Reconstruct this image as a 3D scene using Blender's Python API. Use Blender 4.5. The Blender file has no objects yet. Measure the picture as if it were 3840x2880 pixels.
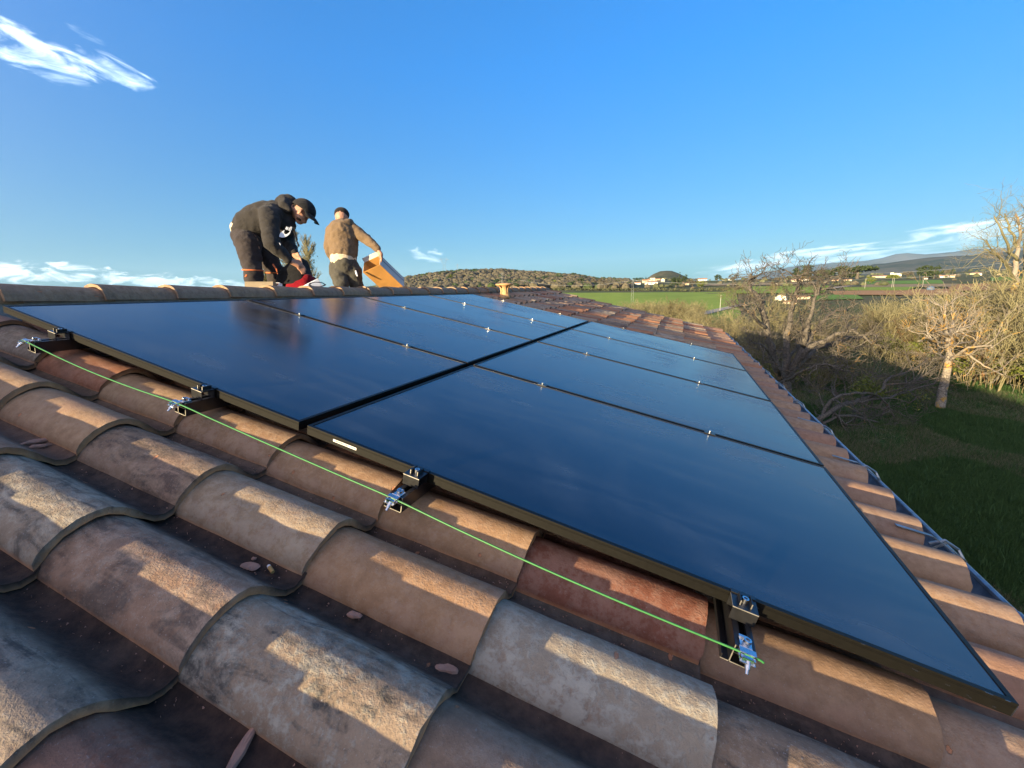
# tuning values for sky and exposure
SKY_STRENGTH, SKY_SAT, SKY_HUE, SKY_TINT = 0.065, 1.0, 0.0, (0.09, 0.99, 2.30)
SKY_TINT0 = (0.33, 0.84, 1.28)
SKY_DUST, SKY_OZONE = 0.6, 1.6
HAZE_DENSITY, HAZE_TOP = 2.7e-5, 1750
EXPOSURE = 1.85
GLOW = (11.5, 8.0, 5.3)
# x, y, half width, half height (photo pixels), turn, noise scale along, across, threshold, softness, density, colour, seed
WH = (6.6, 7.2, 7.4)
CLOUDS = [
    (150, 215, 330, 150, -27, 13, 40, 0.26, 0.42, 0.9, (9.0, 10.2, 10.8), 3.1),
    (430, 255, 230, 110, -28, 13, 40, 0.28, 0.42, 0.85, (8.8, 10.0, 10.8), 2.4),
    (330, 125, 120, 40, -28, 16, 60, 0.30, 0.5, 0.35, (7.8, 9.2, 10.0), 5.4),
    (160, 1025, 700, 78, -3, 24, 60, 0.26, 0.30, 0.95, (9.0, 9.4, 9.0), 1.7),
    (700, 1060, 560, 44, -2, 30, 80, 0.20, 0.35, 0.8, (7.8, 8.8, 9.1), 4.4),
    (1600, 955, 130, 50, -10, 24, 60, 0.22, 0.40, 0.55, (7.2, 8.2, 8.8), 5.2),
    (3050, 1005, 900, 80, 7, 6, 40, 0.05, 0.70, 0.60, (4.4, 6.0, 7.6), 2.6),
    (2980, 970, 760, 56, 8, 12, 70, 0.20, 0.40, 0.85, (7.2, 8.0, 8.4), 7.6),
    (3600, 885, 560, 90, 10, 10, 55, 0.26, 0.40, 0.9, (7.6, 8.4, 8.6), 9.3),
]
import bpy, bmesh, math, random
from mathutils import Vector, Matrix, noise
import numpy as np
random.seed(7)
S = bpy.context.scene
COL = S.collection
R_ = math.radians
PITCH = R_(13.0)
CP, SP = math.cos(PITCH), math.sin(PITCH)
# roof frame: u along the ridge (world Y), v down the slope (world X and down), n off the tiles
UU, VV, NN = Vector((0, 1, 0)), Vector((CP, 0, -SP)), Vector((SP, 0, CP))
def P(u, v, n=0.0):
    return UU * u + VV * v + NN * n

# ---------------------------------------------------------------- camera
RC = ((0.36543653, 0.91309163, 0.1808862), (-0.20708152, 0.26920495, -0.94055618), (0.90750944, -0.3062554, -0.28746173))
CAMU, CAMV, CAMN, FPX = -0.9212821, 2.70961791, 0.61089416, 1564.7
def cdir(k):
    a = RC[k]
    return UU * a[0] + VV * a[1] + NN * a[2]
CX, CY, CZ = cdir(0), cdir(1), cdir(2)          # right, down, forward in world axes
CAM = P(CAMU, CAMV, CAMN)
cam = bpy.data.cameras.new('camera')
cam.sensor_width = 36.0
cam.lens = FPX / 3840 * 36
cam.clip_start, cam.clip_end = 0.02, 60000
co = bpy.data.objects.new('camera', cam)
COL.objects.link(co)
m3 = Matrix((CX, -CY, -CZ)).transposed()
co.matrix_world = Matrix.Translation(CAM) @ m3.to_4x4()
S.camera = co
def ray(x, y):                                   # photo pixel (3840 x 2880) to a world direction with unit depth
    return CX * ((x - 1920) / FPX) + CY * ((y - 1440) / FPX) + CZ
def at(x, y, depth):
    return CAM + ray(x, y) * depth
def ath(x, y, d):                                # at a horizontal distance d
    r = ray(x, y)
    return CAM + r * (d / math.hypot(r.x, r.y))
def onroof(x, y, n):
    d = ray(x, y)
    t = (n - (CAM.dot(NN))) / d.dot(NN)
    p = CAM + d * t
    return p.dot(UU), p.dot(VV)
def topx(p):
    q = p - CAM
    z = q.dot(CZ)
    return 1920 + FPX * q.dot(CX) / z, 1440 + FPX * q.dot(CY) / z

# ---------------------------------------------------------------- sun and sky
SUNV = -(UU * 1.0 + VV * 0.44) + NN * 0.040      # toward the sun
SUNV.normalize()
ELEV = math.asin(SUNV.z)
AZ = math.atan2(SUNV.x, SUNV.y)                  # from +Y toward +X
sun = bpy.data.lights.new('sun', 'SUN')
sun.energy = 5.0
sun.angle = R_(0.55)
sun.color = (1.0, 0.79, 0.47)
so = bpy.data.objects.new('sun', sun)
so.rotation_euler = SUNV.to_track_quat('Z', 'Y').to_euler()
COL.objects.link(so)

W = bpy.data.worlds.new('World')
S.world = W
W.use_nodes = True
wt = W.node_tree
wt.nodes.clear()
class G:                                         # small node-graph helper
    def __init__(s, nt): s.t = nt
    def n(s, kind, ins=None, **kw):
        nd = s.t.nodes.new(kind)
        for k, v in kw.items(): setattr(nd, k, v)
        for k, v in (ins or {}).items():
            i = nd.inputs[k]
            if isinstance(v, bpy.types.NodeSocket): s.t.links.new(v, i)
            else:
                try: i.default_value = v
                except Exception: i.default_value = (*v, 1.0) if len(v) == 3 else v
        return nd
    def m(s, op, a, b=0.0, c=None, clamp=False):
        ins = {0: a, 1: b}
        if c is not None: ins[2] = c
        return s.n('ShaderNodeMath', ins, operation=op, use_clamp=clamp).outputs[0]
    def vm(s, op, a, b=None, out=0):
        ins = {0: a}
        if b is not None: ins[1] = b
        return s.n('ShaderNodeVectorMath', ins, operation=op).outputs[out]
    def mix(s, f, a, b, bt='MIX'):
        nd = s.n('ShaderNodeMix', None, data_type='RGBA', blend_type=bt)
        for k, v in ((0, f), (6, a), (7, b)):
            i = nd.inputs[k]
            if isinstance(v, bpy.types.NodeSocket): s.t.links.new(v, i)
            else: i.default_value = v if k == 0 else (*v[:3], 1.0)
        return nd.outputs[2]
    def ramp(s, f, a, b, smooth=True):
        return s.n('ShaderNodeMapRange', {0: f, 1: a, 2: b}, interpolation_type='SMOOTHSTEP' if smooth else 'LINEAR').outputs[0]
    def noise(s, vec, scale, detail=4, rough=0.55, dist=0.0, out=0):
        return s.n('ShaderNodeTexNoise', {'Vector': vec, 'Scale': scale, 'Detail': detail, 'Roughness': rough, 'Distortion': dist}).outputs[out]
g = G(wt)
sky = g.n('ShaderNodeTexSky', None, sky_type='NISHITA', sun_disc=False, sun_elevation=ELEV, sun_rotation=AZ, altitude=200, air_density=1.0, dust_density=SKY_DUST, ozone_density=SKY_OZONE)
hsv = g.n('ShaderNodeHueSaturation', {'Hue': 0.5 + SKY_HUE, 'Saturation': SKY_SAT, 'Value': 1.0, 'Color': sky.outputs[0]})
gam = g.n('ShaderNodeGamma', {'Color': hsv.outputs[0], 'Gamma': 0.65})
gen = g.n('ShaderNodeTexCoord').outputs['Generated']
d_ = g.vm('NORMALIZE', gen)
skyz = g.n('ShaderNodeSeparateXYZ', {0: d_}).outputs[2]
skyc = g.mix(1.0, gam.outputs[0], g.mix(g.ramp(skyz, 0.0, 0.42, False), SKY_TINT0, SKY_TINT), 'MULTIPLY')
def cloudpatch(c, x, y, rx, ry, ang, sx, sy, thr, soft, dens, col, seed, detail=6, edge=0.9):
    """one bank of cloud: centre and half size given by photo pixels, turned into a tangent frame on the sky sphere"""
    D = ray(x, y).normalized()
    a = R_(ang)
    e = 5.0
    Tx = (ray(x + e, y).normalized() - D).normalized()
    Tx = (Tx - D * Tx.dot(D)).normalized()
    Ty = D.cross(Tx)
    if Ty.dot((ray(x, y - e).normalized() - D)) < 0: Ty = -Ty
    A = Tx * math.cos(a) + Ty * math.sin(a)
    B = -Tx * math.sin(a) + Ty * math.cos(a)
    sc = math.cos(math.atan(math.hypot(x - 1920, y - 1440) / FPX))
    rx, ry = rx / FPX * sc, ry / FPX * sc
    f = g.vm('DOT_PRODUCT', d_, tuple(D), 1)
    ca = g.m('DIVIDE', g.vm('DOT_PRODUCT', d_, tuple(A), 1), g.m('MAXIMUM', f, 0.05))
    cb = g.m('DIVIDE', g.vm('DOT_PRODUCT', d_, tuple(B), 1), g.m('MAXIMUM', f, 0.05))
    qa, qb = g.m('DIVIDE', ca, rx), g.m('DIVIDE', cb, ry)
    r2 = g.m('SQRT', g.m('ADD', g.m('MULTIPLY', qa, qa), g.m('MULTIPLY', qb, qb)))
    front = g.m('GREATER_THAN', f, 0.1)
    fall = g.m('MULTIPLY', g.m('SUBTRACT', 1.0, g.ramp(r2, 0.25, 1.1)), front)
    vec = g.n('ShaderNodeCombineXYZ', {0: g.m('MULTIPLY', ca, sx), 1: g.m('MULTIPLY', cb, sy), 2: seed}).outputs[0]
    nz = g.noise(vec, 1.0, 7, 0.58, 0.7)
    v = g.m('ADD', g.m('MULTIPLY', g.m('SUBTRACT', nz, 0.22), 1.55), g.m('MULTIPLY', g.m('SUBTRACT', fall, 1.0), edge))
    mask = g.m('MULTIPLY', g.ramp(v, thr, thr + soft), dens)
    # underside slightly greyer than the top
    shade = g.ramp(g.m('ADD', qb, g.m('MULTIPLY', nz, 0.8)), -0.2, 0.9)
    colr = g.mix(shade, tuple(k * q for k, q in zip(col, (0.66, 0.76, 0.86))), col)
    return g.mix(mask, c, colr)
# the sky is darkest overhead, far from the low sun
skyc = g.mix(1.0, skyc, g.mix(g.ramp(skyz, 0.55, 1.0), (1, 1, 1), (.55, .60, .66)), 'MULTIPLY')
# warm, bright air round the low sun, behind the photographer
glow = g.m('POWER', g.m('MAXIMUM', g.m('ADD', 0.5, g.m('MULTIPLY', g.vm('DOT_PRODUCT', d_, tuple(SUNV), 1), 0.5)), 0.0), 5.5)
c = g.mix(1.0, skyc, g.vm('SCALE', (GLOW[0], GLOW[1], GLOW[2])), 'ADD')
c.node.inputs[7].default_value = (0, 0, 0, 1)
sc_ = g.n('ShaderNodeVectorMath', {0: GLOW}, operation='SCALE')
g.t.links.new(glow, sc_.inputs['Scale'])
g.t.links.new(sc_.outputs[0], c.node.inputs[7])
for cp in CLOUDS: c = cloudpatch(c, *cp)
bg = g.n('ShaderNodeBackground', {'Color': c, 'Strength': SKY_STRENGTH})
wo = g.n('ShaderNodeOutputWorld', {0: bg.outputs[0]})
W.cycles.sampling_method = 'MANUAL'
W.cycles.sample_map_resolution = 1024

S.view_settings.view_transform = 'Standard'
S.view_settings.look = 'None'
S.view_settings.exposure = EXPOSURE
S.view_settings.gamma = 1.0
S.render.engine = 'CYCLES'
S.cycles.use_denoising = True
S.cycles.max_bounces = 6
S.cycles.diffuse_bounces = 3
S.cycles.glossy_bounces = 3
S.cycles.transparent_max_bounces = 8
S.cycles.caustics_reflective = False
S.cycles.caustics_refractive = False
# ================================================================ helpers for objects
def tag(o, label=None, cat=None, group=None, kind=None):
    if label: o['label'] = label
    if cat: o['category'] = cat
    if group: o['group'] = group
    if kind: o['kind'] = kind
    return o
def empty(name, loc=(0, 0, 0)):
    o = bpy.data.objects.new(name, None)
    o.location = loc
    COL.objects.link(o)
    return o
def link(name, me, mat=None, parent=None, smooth=False):
    o = bpy.data.objects.new(name, me)
    COL.objects.link(o)
    if mat is not None: me.materials.append(mat)
    if parent is not None:
        o.parent = parent
        o.matrix_parent_inverse = parent_inv(parent)
    if smooth:
        me.polygons.foreach_set('use_smooth', [True] * len(me.polygons))
    return o
def parent_inv(p):
    m = Matrix.Translation(p.location) @ p.rotation_euler.to_matrix().to_4x4()
    if p.parent is not None: m = (p.parent.matrix_local_cache if hasattr(p.parent, 'matrix_local_cache') else Matrix.Identity(4)) @ m
    return m.inverted()
class MB:
    """collects shapes and links them as one mesh"""
    def __init__(s): s.v, s.f, s.mi = [], [], []
    def add(s, vs, fs, mi=0):
        b = len(s.v)
        s.v += [tuple(q) for q in vs]
        s.f += [tuple(i + b for i in f) for f in fs]
        s.mi += [mi] * len(fs)
    def box(s, o, a, b, c, mi=0):
        """box from corner o along vectors a, b, c"""
        o, a, b, c = Vector(o), Vector(a), Vector(b), Vector(c)
        if a.cross(b).dot(c) < 0: a, b = b, a
        vs = [o, o + a, o + a + b, o + b, o + c, o + a + c, o + a + b + c, o + b + c]
        s.add(vs, [(0, 3, 2, 1), (4, 5, 6, 7), (0, 1, 5, 4), (1, 2, 6, 5), (2, 3, 7, 6), (3, 0, 4, 7)], mi)
    def rbox(s, u0, u1, v0, v1, n0, n1, mi=0):
        """box in roof coordinates"""
        s.box(P(u0, v0, n0), UU * (u1 - u0), VV * (v1 - v0), NN * (n1 - n0), mi)
    def tube(s, pts, rads, k=6, cap=True, mi=0):
        pts = [Vector(p) for p in pts]
        rings = []
        up = None
        for i, p in enumerate(pts):
            t = (pts[min(i + 1, len(pts) - 1)] - pts[max(i - 1, 0)])
            if t.length < 1e-9: t = Vector((0, 0, 1))
            t.normalize()
            if up is None:
                up = t.orthogonal().normalized()
            else:
                up = (up - t * up.dot(t))
                up = up.normalized() if up.length > 1e-6 else t.orthogonal().normalized()
            b = t.cross(up)
            r = rads[i] if hasattr(rads, '__len__') else rads
            rings.append([p + (up * math.cos(2 * math.pi * j / k) + b * math.sin(2 * math.pi * j / k)) * r for j in range(k)])
        vs = [q for r in rings for q in r]
        fs = []
        for i in range(len(rings) - 1):
            for j in range(k):
                a, b2 = i * k + j, i * k + (j + 1) % k
                fs.append((a, b2, b2 + k, a + k))
        if cap:
            fs.append(tuple(reversed(range(k))))
            fs.append(tuple(range((len(rings) - 1) * k, len(rings) * k)))
        s.add(vs, fs, mi)
    def cyl(s, o, axis, r, k=16, mi=0, r2=None):
        o, axis = Vector(o), Vector(axis)
        s.tube([o, o + axis], [r, r if r2 is None else r2], k, True, mi)
    def mesh(s, name):
        me = bpy.data.meshes.new(name)
        me.from_pydata(s.v, [], s.f)
        if any(s.mi): me.polygons.foreach_set('material_index', s.mi)
        me.update()
        return me
    def build(s, name, mat=None, parent=None, smooth=False):
        me = s.mesh(name)
        mats = mat if isinstance(mat, (list, tuple)) else [mat]
        o = link(name, me, mats[0], parent, smooth)
        for q in mats[1:]: me.materials.append(q)
        return o
def bevel(o, w=0.001, seg=2):
    md = o.modifiers.new('bevel', 'BEVEL')
    md.width, md.segments, md.limit_method = w, seg, 'ANGLE'
    return o

# ================================================================ materials
def newmat(name):
    m = bpy.data.materials.new(name)
    m.use_nodes = True
    nt = m.node_tree
    nt.nodes.clear()
    g = G(nt)
    out = g.n('ShaderNodeOutputMaterial')
    b = g.n('ShaderNodeBsdfPrincipled')
    nt.links.new(b.outputs[0], out.inputs[0])
    return m, g, b
def setin(g, b, k, v):
    i = b.inputs[k]
    if isinstance(v, bpy.types.NodeSocket): g.t.links.new(v, i)
    else: i.default_value = (*v[:3], 1.0) if hasattr(v, '__len__') else v
def bump(g, b, h, strength=0.3, dist=0.01):
    nd = g.n('ShaderNodeBump', {'Strength': strength, 'Distance': dist, 'Height': h})
    g.t.links.new(nd.outputs[0], b.inputs['Normal'])
def simple(name, col, rough=0.6, metal=0.0, var=0.12, scale=30.0, bmp=0.0, spec=0.5, bdist=0.002):
    m, g, b = newmat(name)
    tc = g.n('ShaderNodeTexCoord').outputs['Object']
    nz = g.noise(tc, scale, 5)
    dark = tuple(c * (1 - var) for c in col)
    lite = tuple(min(1, c * (1 + var)) for c in col)
    setin(g, b, 'Base Color', g.mix(g.ramp(nz, 0.3, 0.7), dark, lite))
    setin(g, b, 'Roughness', g.m('ADD', rough - 0.06, g.m('MULTIPLY', nz, 0.12)))
    b.inputs['Metallic'].default_value = metal
    b.inputs['Specular IOR Level'].default_value = spec
    if bmp: bump(g, b, nz, bmp, bdist)
    return m
M = {}
# --- fired clay tile: per-tile tint (attribute), dirt in the channel, soot clouds, pale lichen, chips
def tile_material():
    m, g, b = newmat('fired_clay')
    co_ = g.n('ShaderNodeTexCoord').outputs['Object']
    col = g.n('ShaderNodeAttribute', None, attribute_name='tint').outputs['Color']
    par = g.n('ShaderNodeAttribute', None, attribute_name='wear')
    sep = g.n('ShaderNodeSeparateColor', {0: par.outputs['Color']})
    soot, lich, chan = sep.outputs[0], sep.outputs[1], sep.outputs[2]
    n1 = g.noise(co_, 7, 6, 0.6, 0.4)
    n2 = g.noise(co_, 34, 6, 0.65)
    n3 = g.noise(co_, 240, 3, 0.6)
    str_ = g.n('ShaderNodeMapping', {'Vector': co_, 'Scale': (7.0, 26.0, 9.0), 'Rotation': (0, 0, 0.25)}).outputs[0]
    n4 = g.noise(str_, 1.0, 6, 0.62, 1.1)
    c = g.mix(g.ramp(n2, 0.25, 0.75), g.vm('MULTIPLY', col, (0.72, 0.61, 0.47)), g.vm('MULTIPLY', col, (1.02, 0.87, 0.68)))
    c = g.mix(g.m('MULTIPLY', g.ramp(n1, 0.45, 0.75), 0.4), c, (0.34, 0.16, 0.10))
    # pale lichen crust
    n6 = g.noise(co_, 110, 5, 0.75)
    lm = g.m('MULTIPLY', g.ramp(g.m('ADD', g.m('ADD', g.m('MULTIPLY', n2, 0.36), g.m('MULTIPLY', n1, 0.40)), g.m('MULTIPLY', n6, 0.36)), 0.50, 0.62), lich)
    c = g.mix(lm, c, (0.42, 0.38, 0.30))
    # black soot / algae in soft streaked clouds
    sm = g.m('MULTIPLY', g.ramp(g.m('ADD', g.m('ADD', g.m('MULTIPLY', n4, 0.6), g.m('MULTIPLY', n1, 0.28)), g.m('MULTIPLY', n6, 0.30)), 0.54, 0.72), soot)
    c = g.mix(g.m('MULTIPLY', sm, 0.92), c, (0.022, 0.022, 0.024))
    sp = g.ramp(n3, 0.62, 0.72)
    c = g.mix(g.m('MULTIPLY', sp, g.m('ADD', 0.22, g.m('MULTIPLY', soot, 0.4))), c, (0.42, 0.40, 0.37))
    c = g.mix(g.m('MULTIPLY', g.ramp(n3, 0.30, 0.22), 0.30), c, (0.05, 0.035, 0.03))
    # dirt film lying in the channel
    cd = g.m('MULTIPLY', chan, g.m('ADD', 0.72, g.m('MULTIPLY', n1, 0.5)), clamp=True)
    c = g.mix(cd, c, g.mix(g.ramp(n2, 0.3, 0.7), (0.026, 0.018, 0.014), (0.085, 0.050, 0.034)))
    # small orange chips
    vo = g.n('ShaderNodeTexVoronoi', {'Vector': g.n('ShaderNodeMapping', {'Vector': co_, 'Scale': (30, 13, 30)}).outputs[0], 'Scale': 1.0, 'Randomness': 1.0}, feature='F1')
    vsel = g.n('ShaderNodeSeparateColor', {0: vo.outputs['Color']}).outputs[0]
    chip = g.m('MULTIPLY', g.ramp(g.m('ADD', vo.outputs['Distance'], g.m('MULTIPLY', n3, 0.16)), 0.25, 0.19), g.m('GREATER_THAN', vsel, 0.92))
    c = g.mix(g.m('MULTIPLY', chip, 0.75), c, (0.50, 0.21, 0.10))
    setin(g, b, 'Base Color', c)
    setin(g, b, 'Roughness', g.m('ADD', 0.78, g.m('MULTIPLY', n2, 0.2)))
    b.inputs['Specular IOR Level'].default_value = 0.3
    h = g.m('ADD', g.m('MULTIPLY', n2, 0.26), g.m('ADD', g.m('MULTIPLY', n3, 0.30), g.m('MULTIPLY', n6, 0.30)))
    h = g.m('ADD', h, g.m('MULTIPLY', lm, 0.25))
    h = g.m('SUBTRACT', h, g.m('MULTIPLY', chip, 0.7))
    bump(g, b, h, 0.9, 0.0045)
    return m
M['tile'] = tile_material()
M['black_metal'] = simple('black_anodised', (0.012, 0.012, 0.013), 0.32, 0.0, 0.2, 60, 0.05, 0.6)
def frame_material():
    """black anodised aluminium: dark film over metal, so it glints where it mirrors the low sun"""
    m, g, b = newmat('anodised_frame')
    tc = g.n('ShaderNodeTexCoord').outputs['Object']
    nz = g.noise(tc, 90, 4)
    b.inputs['Metallic'].default_value = 0.0
    setin(g, b, 'Base Color', g.mix(nz, (0.0035, 0.0032, 0.0025), (0.006, 0.0055, 0.004)))
    setin(g, b, 'Roughness', g.m('ADD', 0.40, g.m('MULTIPLY', nz, 0.12)))
    b.inputs['Specular IOR Level'].default_value = 0.25
    return m
M['frame'] = frame_material()
M['steel'] = simple('zinc_steel', (0.62, 0.64, 0.66), 0.25, 1.0, 0.15, 60, 0.05)
M['zinc'] = simple('weathered_zinc', (0.28, 0.31, 0.34), 0.42, 0.75, 0.25, 25, 0.2)
M['green'] = simple('green_sheath', (0.035, 0.18, 0.045), 0.5, 0, 0.1, 60)
M['mortar'] = simple('mortar', (0.30, 0.26, 0.22), 0.9, 0, 0.2, 30, 0.5)
M['render'] = simple('wall_render', (0.55, 0.43, 0.30), 0.9, 0, 0.12, 4, 0.2)
M['dark'] = simple('felt', (0.02, 0.02, 0.022), 0.9, 0, 0.2, 4)
def glass_material():
    m, g, b = newmat('panel_glass')
    tc = g.n('ShaderNodeTexCoord').outputs['Object']
    big = g.noise(tc, 1.3, 4, 0.55, 0.6)
    st = g.noise(g.n('ShaderNodeMapping', {'Vector': tc, 'Scale': (1.0, 5.0, 1.0), 'Rotation': (0, 0, 0.35)}).outputs[0], 1.2, 3, 0.5, 1.2)
    fine = g.noise(tc, 55, 4, 0.6)
    smear = g.m('ADD', g.m('MULTIPLY', g.ramp(st, 0.38, 0.85), g.ramp(big, 0.25, 0.70)), g.m('MULTIPLY', g.ramp(big, 0.42, 0.66), 0.30), clamp=True)
    setin(g, b, 'Base Color', g.mix(smear, (0.003, 0.005, 0.014), (0.075, 0.088, 0.098)))
    setin(g, b, 'Roughness', g.m('ADD', g.m('ADD', 0.165, g.m('MULTIPLY', smear, 0.20)), g.m('MULTIPLY', fine, 0.008)))
    b.inputs['IOR'].default_value = 1.72
    b.inputs['Specular IOR Level'].default_value = 0.5
    b.inputs['Specular Tint'].default_value = (0.80, 0.93, 1.0, 1)
    # thin dust film: a faint sheen in the low light
    b.inputs['Sheen Weight'].default_value = 0.02
    b.inputs['Sheen Roughness'].default_value = 0.5
    return m
M['glass'] = glass_material()

# ================================================================ the house the photographer stands on
GROUND = -5.3
DU, DV, U0, V0 = 0.2575, 0.430, -0.072, 0.387
PROFILE = [(0, -.142), (.008, -.126), (.02, -.112), (.045, -.0935), (.075, -.080), (.105, -.0752), (.13, -.080), (.157, -.096), (.18, -.118), (.197, -.138), (.213, -.153), (.235, -.160), (.254, -.156), (.266, -.147)]
UGAB, UMIN, VEAVE, VR = 9.93, -13.2, 3.83, -0.52
def warp(u, v):
    """the old roof is not quite flat: it rises a little toward the far end of the ridge"""
    t = max(0.0, (u - 4.4) / 5.5)
    return 0.062 * t * max(0.0, 1 - (v + .5) / 4.0)
house = tag(empty('house', (0, 0, 0)), 'the tiled house under the solar panels, with zinc gutter along its eave', 'house')
TINTS = {  # (course, column): tint, soot, lichen, extra channel dirt
    (1, 0): ((.30, .15, .10), .15, .1), (2, 0): ((.36, .27, .19), .1, .1), (3, 0): ((.34, .24, .17), .1, .2), (4, 0): ((.38, .27, .19), .05, .15),
    (5, 0): ((.40, .28, .19), .05, .15), (6, 0): ((.23, .10, .075), .0, .15), (7, 0): ((.33, .24, .18), .12, .1), (8, 0): ((.36, .27, .22), .15, .2),
    (0, 0): ((.22, .20, .18), .5, .3), (1, -1): ((.36, .27, .19), .15, .1), (2, -1): ((.38, .28, .20), .1, .1), (3, -1): ((.30, .24, .20), .75, .15),
    (4, -1): ((.36, .30, .24), .15, .35), (5, -1): ((.40, .27, .18), .05, .15), (6, -1): ((.40, .38, .35), .1, 1.0), (7, -1): ((.30, .24, .20), .8, .4),
    (8, -1): ((.34, .25, .20), .4, .4), (2, -2): ((.33, .22, .17), .2, .2), (3, -2): ((.34, .31, .28), .75, .7), (4, -2): ((.34, .25, .21), .7, .3),
    (5, -2): ((.36, .31, .27), .9, .95), (6, -2): ((.28, .22, .19), .2, .2), (7, -2): ((.30, .24, .2), .5, .3), (3, -3): ((.28, .2, .17), .6, .3),
    (4, -3): ((.32, .29, .27), .8, .3), (5, -3): ((.26, .13, .10), .3, .15), (6, -3): ((.30, .24, .2), .5, .3),
}
CHAN = {(3, -3): 1, (4, -3): 1.0, (4, -2): 1.0, (5, -3): 1.0, (5, -2): .95, (6, -2): .85, (3, -2): .95, (6, -1): .8, (4, -1): .75, (5, -1): .8, (2, -1): .6, (7, -1): .8}
PAL = [(.36, .27, .20), (.34, .26, .20), (.38, .29, .21), (.30, .24, .20), (.36, .22, .15), (.30, .15, .10), (.38, .35, .31), (.32, .29, .26), (.40, .32, .24), (.27, .24, .21)]
def build_roof():
    rnd = random.Random(11)
    V, F, T, Wr = [], [], [], []
    hidden = lambda i, j: (0.3 < U0 + i * DU < 4.1) and (0.5 < V0 + (j - 1) * DV and V0 + j * DV < 3.2)
    for j in range(-2, 9):
        for i in range(-51, 39):
            if hidden(i, j): continue
            near = -5 <= i <= 1
            far = i > 16
            r2 = random.Random(i * 131 + j * 17 + 5)
            u0 = U0 + i * DU + r2.uniform(-.003, .003) * (1 if near else 1.6)
            vl = V0 + j * DV + r2.uniform(-.006, .006) * (0.7 if near else 3.2)
            dn = r2.uniform(-.002, .002) * (1 if near else (2.2 if not far else 3.8))
            tw = r2.uniform(-.004, .004) * (0.6 if near else 1.6)   # sideways roll
            pit = r2.uniform(-.003, .003) * (0.5 if near else 1.5)
            key = (j, i)
            if key in TINTS: tint, so_, li = TINTS[key]
            else:
                tint = r2.choice(PAL)
                if j == 8: tint = r2.choice([(.42, .31, .23), (.40, .29, .22), (.40, .26, .2), (.36, .27, .22)]); so_, li = r2.uniform(0, .25), r2.uniform(0, .2)
                else: so_, li = max(0, r2.uniform(-.3, .9)), max(0, r2.uniform(-.5, .7))
                if far and j > 1 and r2.random() < .22: tint, so_, li = (.42, .23, .14), .05, .05
            ch = CHAN.get(key, r2.uniform(.35, .75))
            if j == 8: ch = .45
            prof = PROFILE if (not far and i > -10) else PROFILE[0:1] + PROFILE[2:]
            nv = 9 if near else (4 if (-8 < i <= 16) else 2)
            over = 0.07
            vs0 = max(vl - DV - over, VR + .02)
            L = vl - vs0
            base = len(V)
            th = 0.0175
            K = len(prof)
            for side in (0, 1):
                for q in range(nv + 1):
                    t = q / nv
                    v = vs0 + L * t
                    edge = 0.0
                    for (a, h) in prof:
                        up = -(1 - t) * L * 0.056 + dn + (a - .12) * tw / .12 + pit * (t - .5)
                        vv = v
                        if q == nv: vv += r2.uniform(-.0024, .0024)
                        if near: up += noise.noise(Vector((u0 + a, v, i * 3.1)) * 9.0) * .0030
                        uu = u0 + a
                        n_ = h + up + warp(uu, vv)
                        if side:
                            # inner surface: offset toward the roof
                            n_ -= th
                            if h > -.135: uu += (.105 - a) * .10
                        p = P(uu, vv, n_)
                        V.append(p)
                        cdirt = 0.0
                        if a > .157: cdirt = min(1, (a - .157) / .03) * ch
                        if side:
                            T.append((.66 if near else tint[0], .38 if near else tint[1], .22 if near else tint[2], 1)); Wr.append((0, 0, 0, 1))  # near lips and undersides: bare clay, with bounced light put into its colour
                        else:
                            T.append((*tint, 1)); Wr.append((so_, li, cdirt, 1))
            def idx(side, q, k): return base + side * (nv + 1) * K + q * K + k
            for q in range(nv):
                for k in range(K - 1):
                    F.append((idx(0, q, k), idx(0, q + 1, k), idx(0, q + 1, k + 1), idx(0, q, k + 1)))
                    F.append((idx(1, q, k), idx(1, q, k + 1), idx(1, q + 1, k + 1), idx(1, q + 1, k)))
            for k in range(K - 1):
                F.append((idx(0, nv, k), idx(1, nv, k), idx(1, nv, k + 1), idx(0, nv, k + 1)))
            for q in range(nv):
                F.append((idx(0, q, 0), idx(1, q, 0), idx(1, q + 1, 0), idx(0, q + 1, 0)))
                F.append((idx(0, q, K - 1), idx(0, q + 1, K - 1), idx(1, q + 1, K - 1), idx(1, q, K - 1)))
    # far slope of the roof, behind the ridge (mirrored courses, coarser)
    XR = P(0, VR, 0).x
    for j in range(0, 9):
        for i in range(-51, 39):
            r2 = random.Random(i * 31 + j * 7 + 900)
            tint = r2.choice(PAL); so_, li = max(0, r2.uniform(-.2, .8)), max(0, r2.uniform(-.5, .7))
            v1 = VR + .05 + (j + 1) * DV
            v0_ = v1 - DV - .05
            base = len(V)
            prof = PROFILE[0:1] + PROFILE[2::2] + PROFILE[-1:]
            for q, v in enumerate((v0_, v1)):
                for (a, h) in prof:
                    p = P(U0 + i * DU + a, v, h - (1 - q) * .024)
                    V.append(Vector((2 * XR - p.x, p.y, p.z)))
                    T.append((*tint, 1)); Wr.append((so_, li, .6 if a > .18 else 0, 1))
            K = len(prof)
            for k in range(K - 1): F.append((base + k, base + k + 1, base + K + k + 1, base + K + k))
    me = bpy.data.meshes.new('roof_tiles')
    me.from_pydata([tuple(v) for v in V], [], F)
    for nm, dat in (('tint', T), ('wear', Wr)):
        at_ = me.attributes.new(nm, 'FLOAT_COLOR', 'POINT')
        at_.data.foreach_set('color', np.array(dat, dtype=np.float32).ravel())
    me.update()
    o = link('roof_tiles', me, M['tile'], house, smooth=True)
    md = o.modifiers.new('edge', 'EDGE_SPLIT'); md.split_angle = R_(40)
    return o
roof = build_roof()

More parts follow.
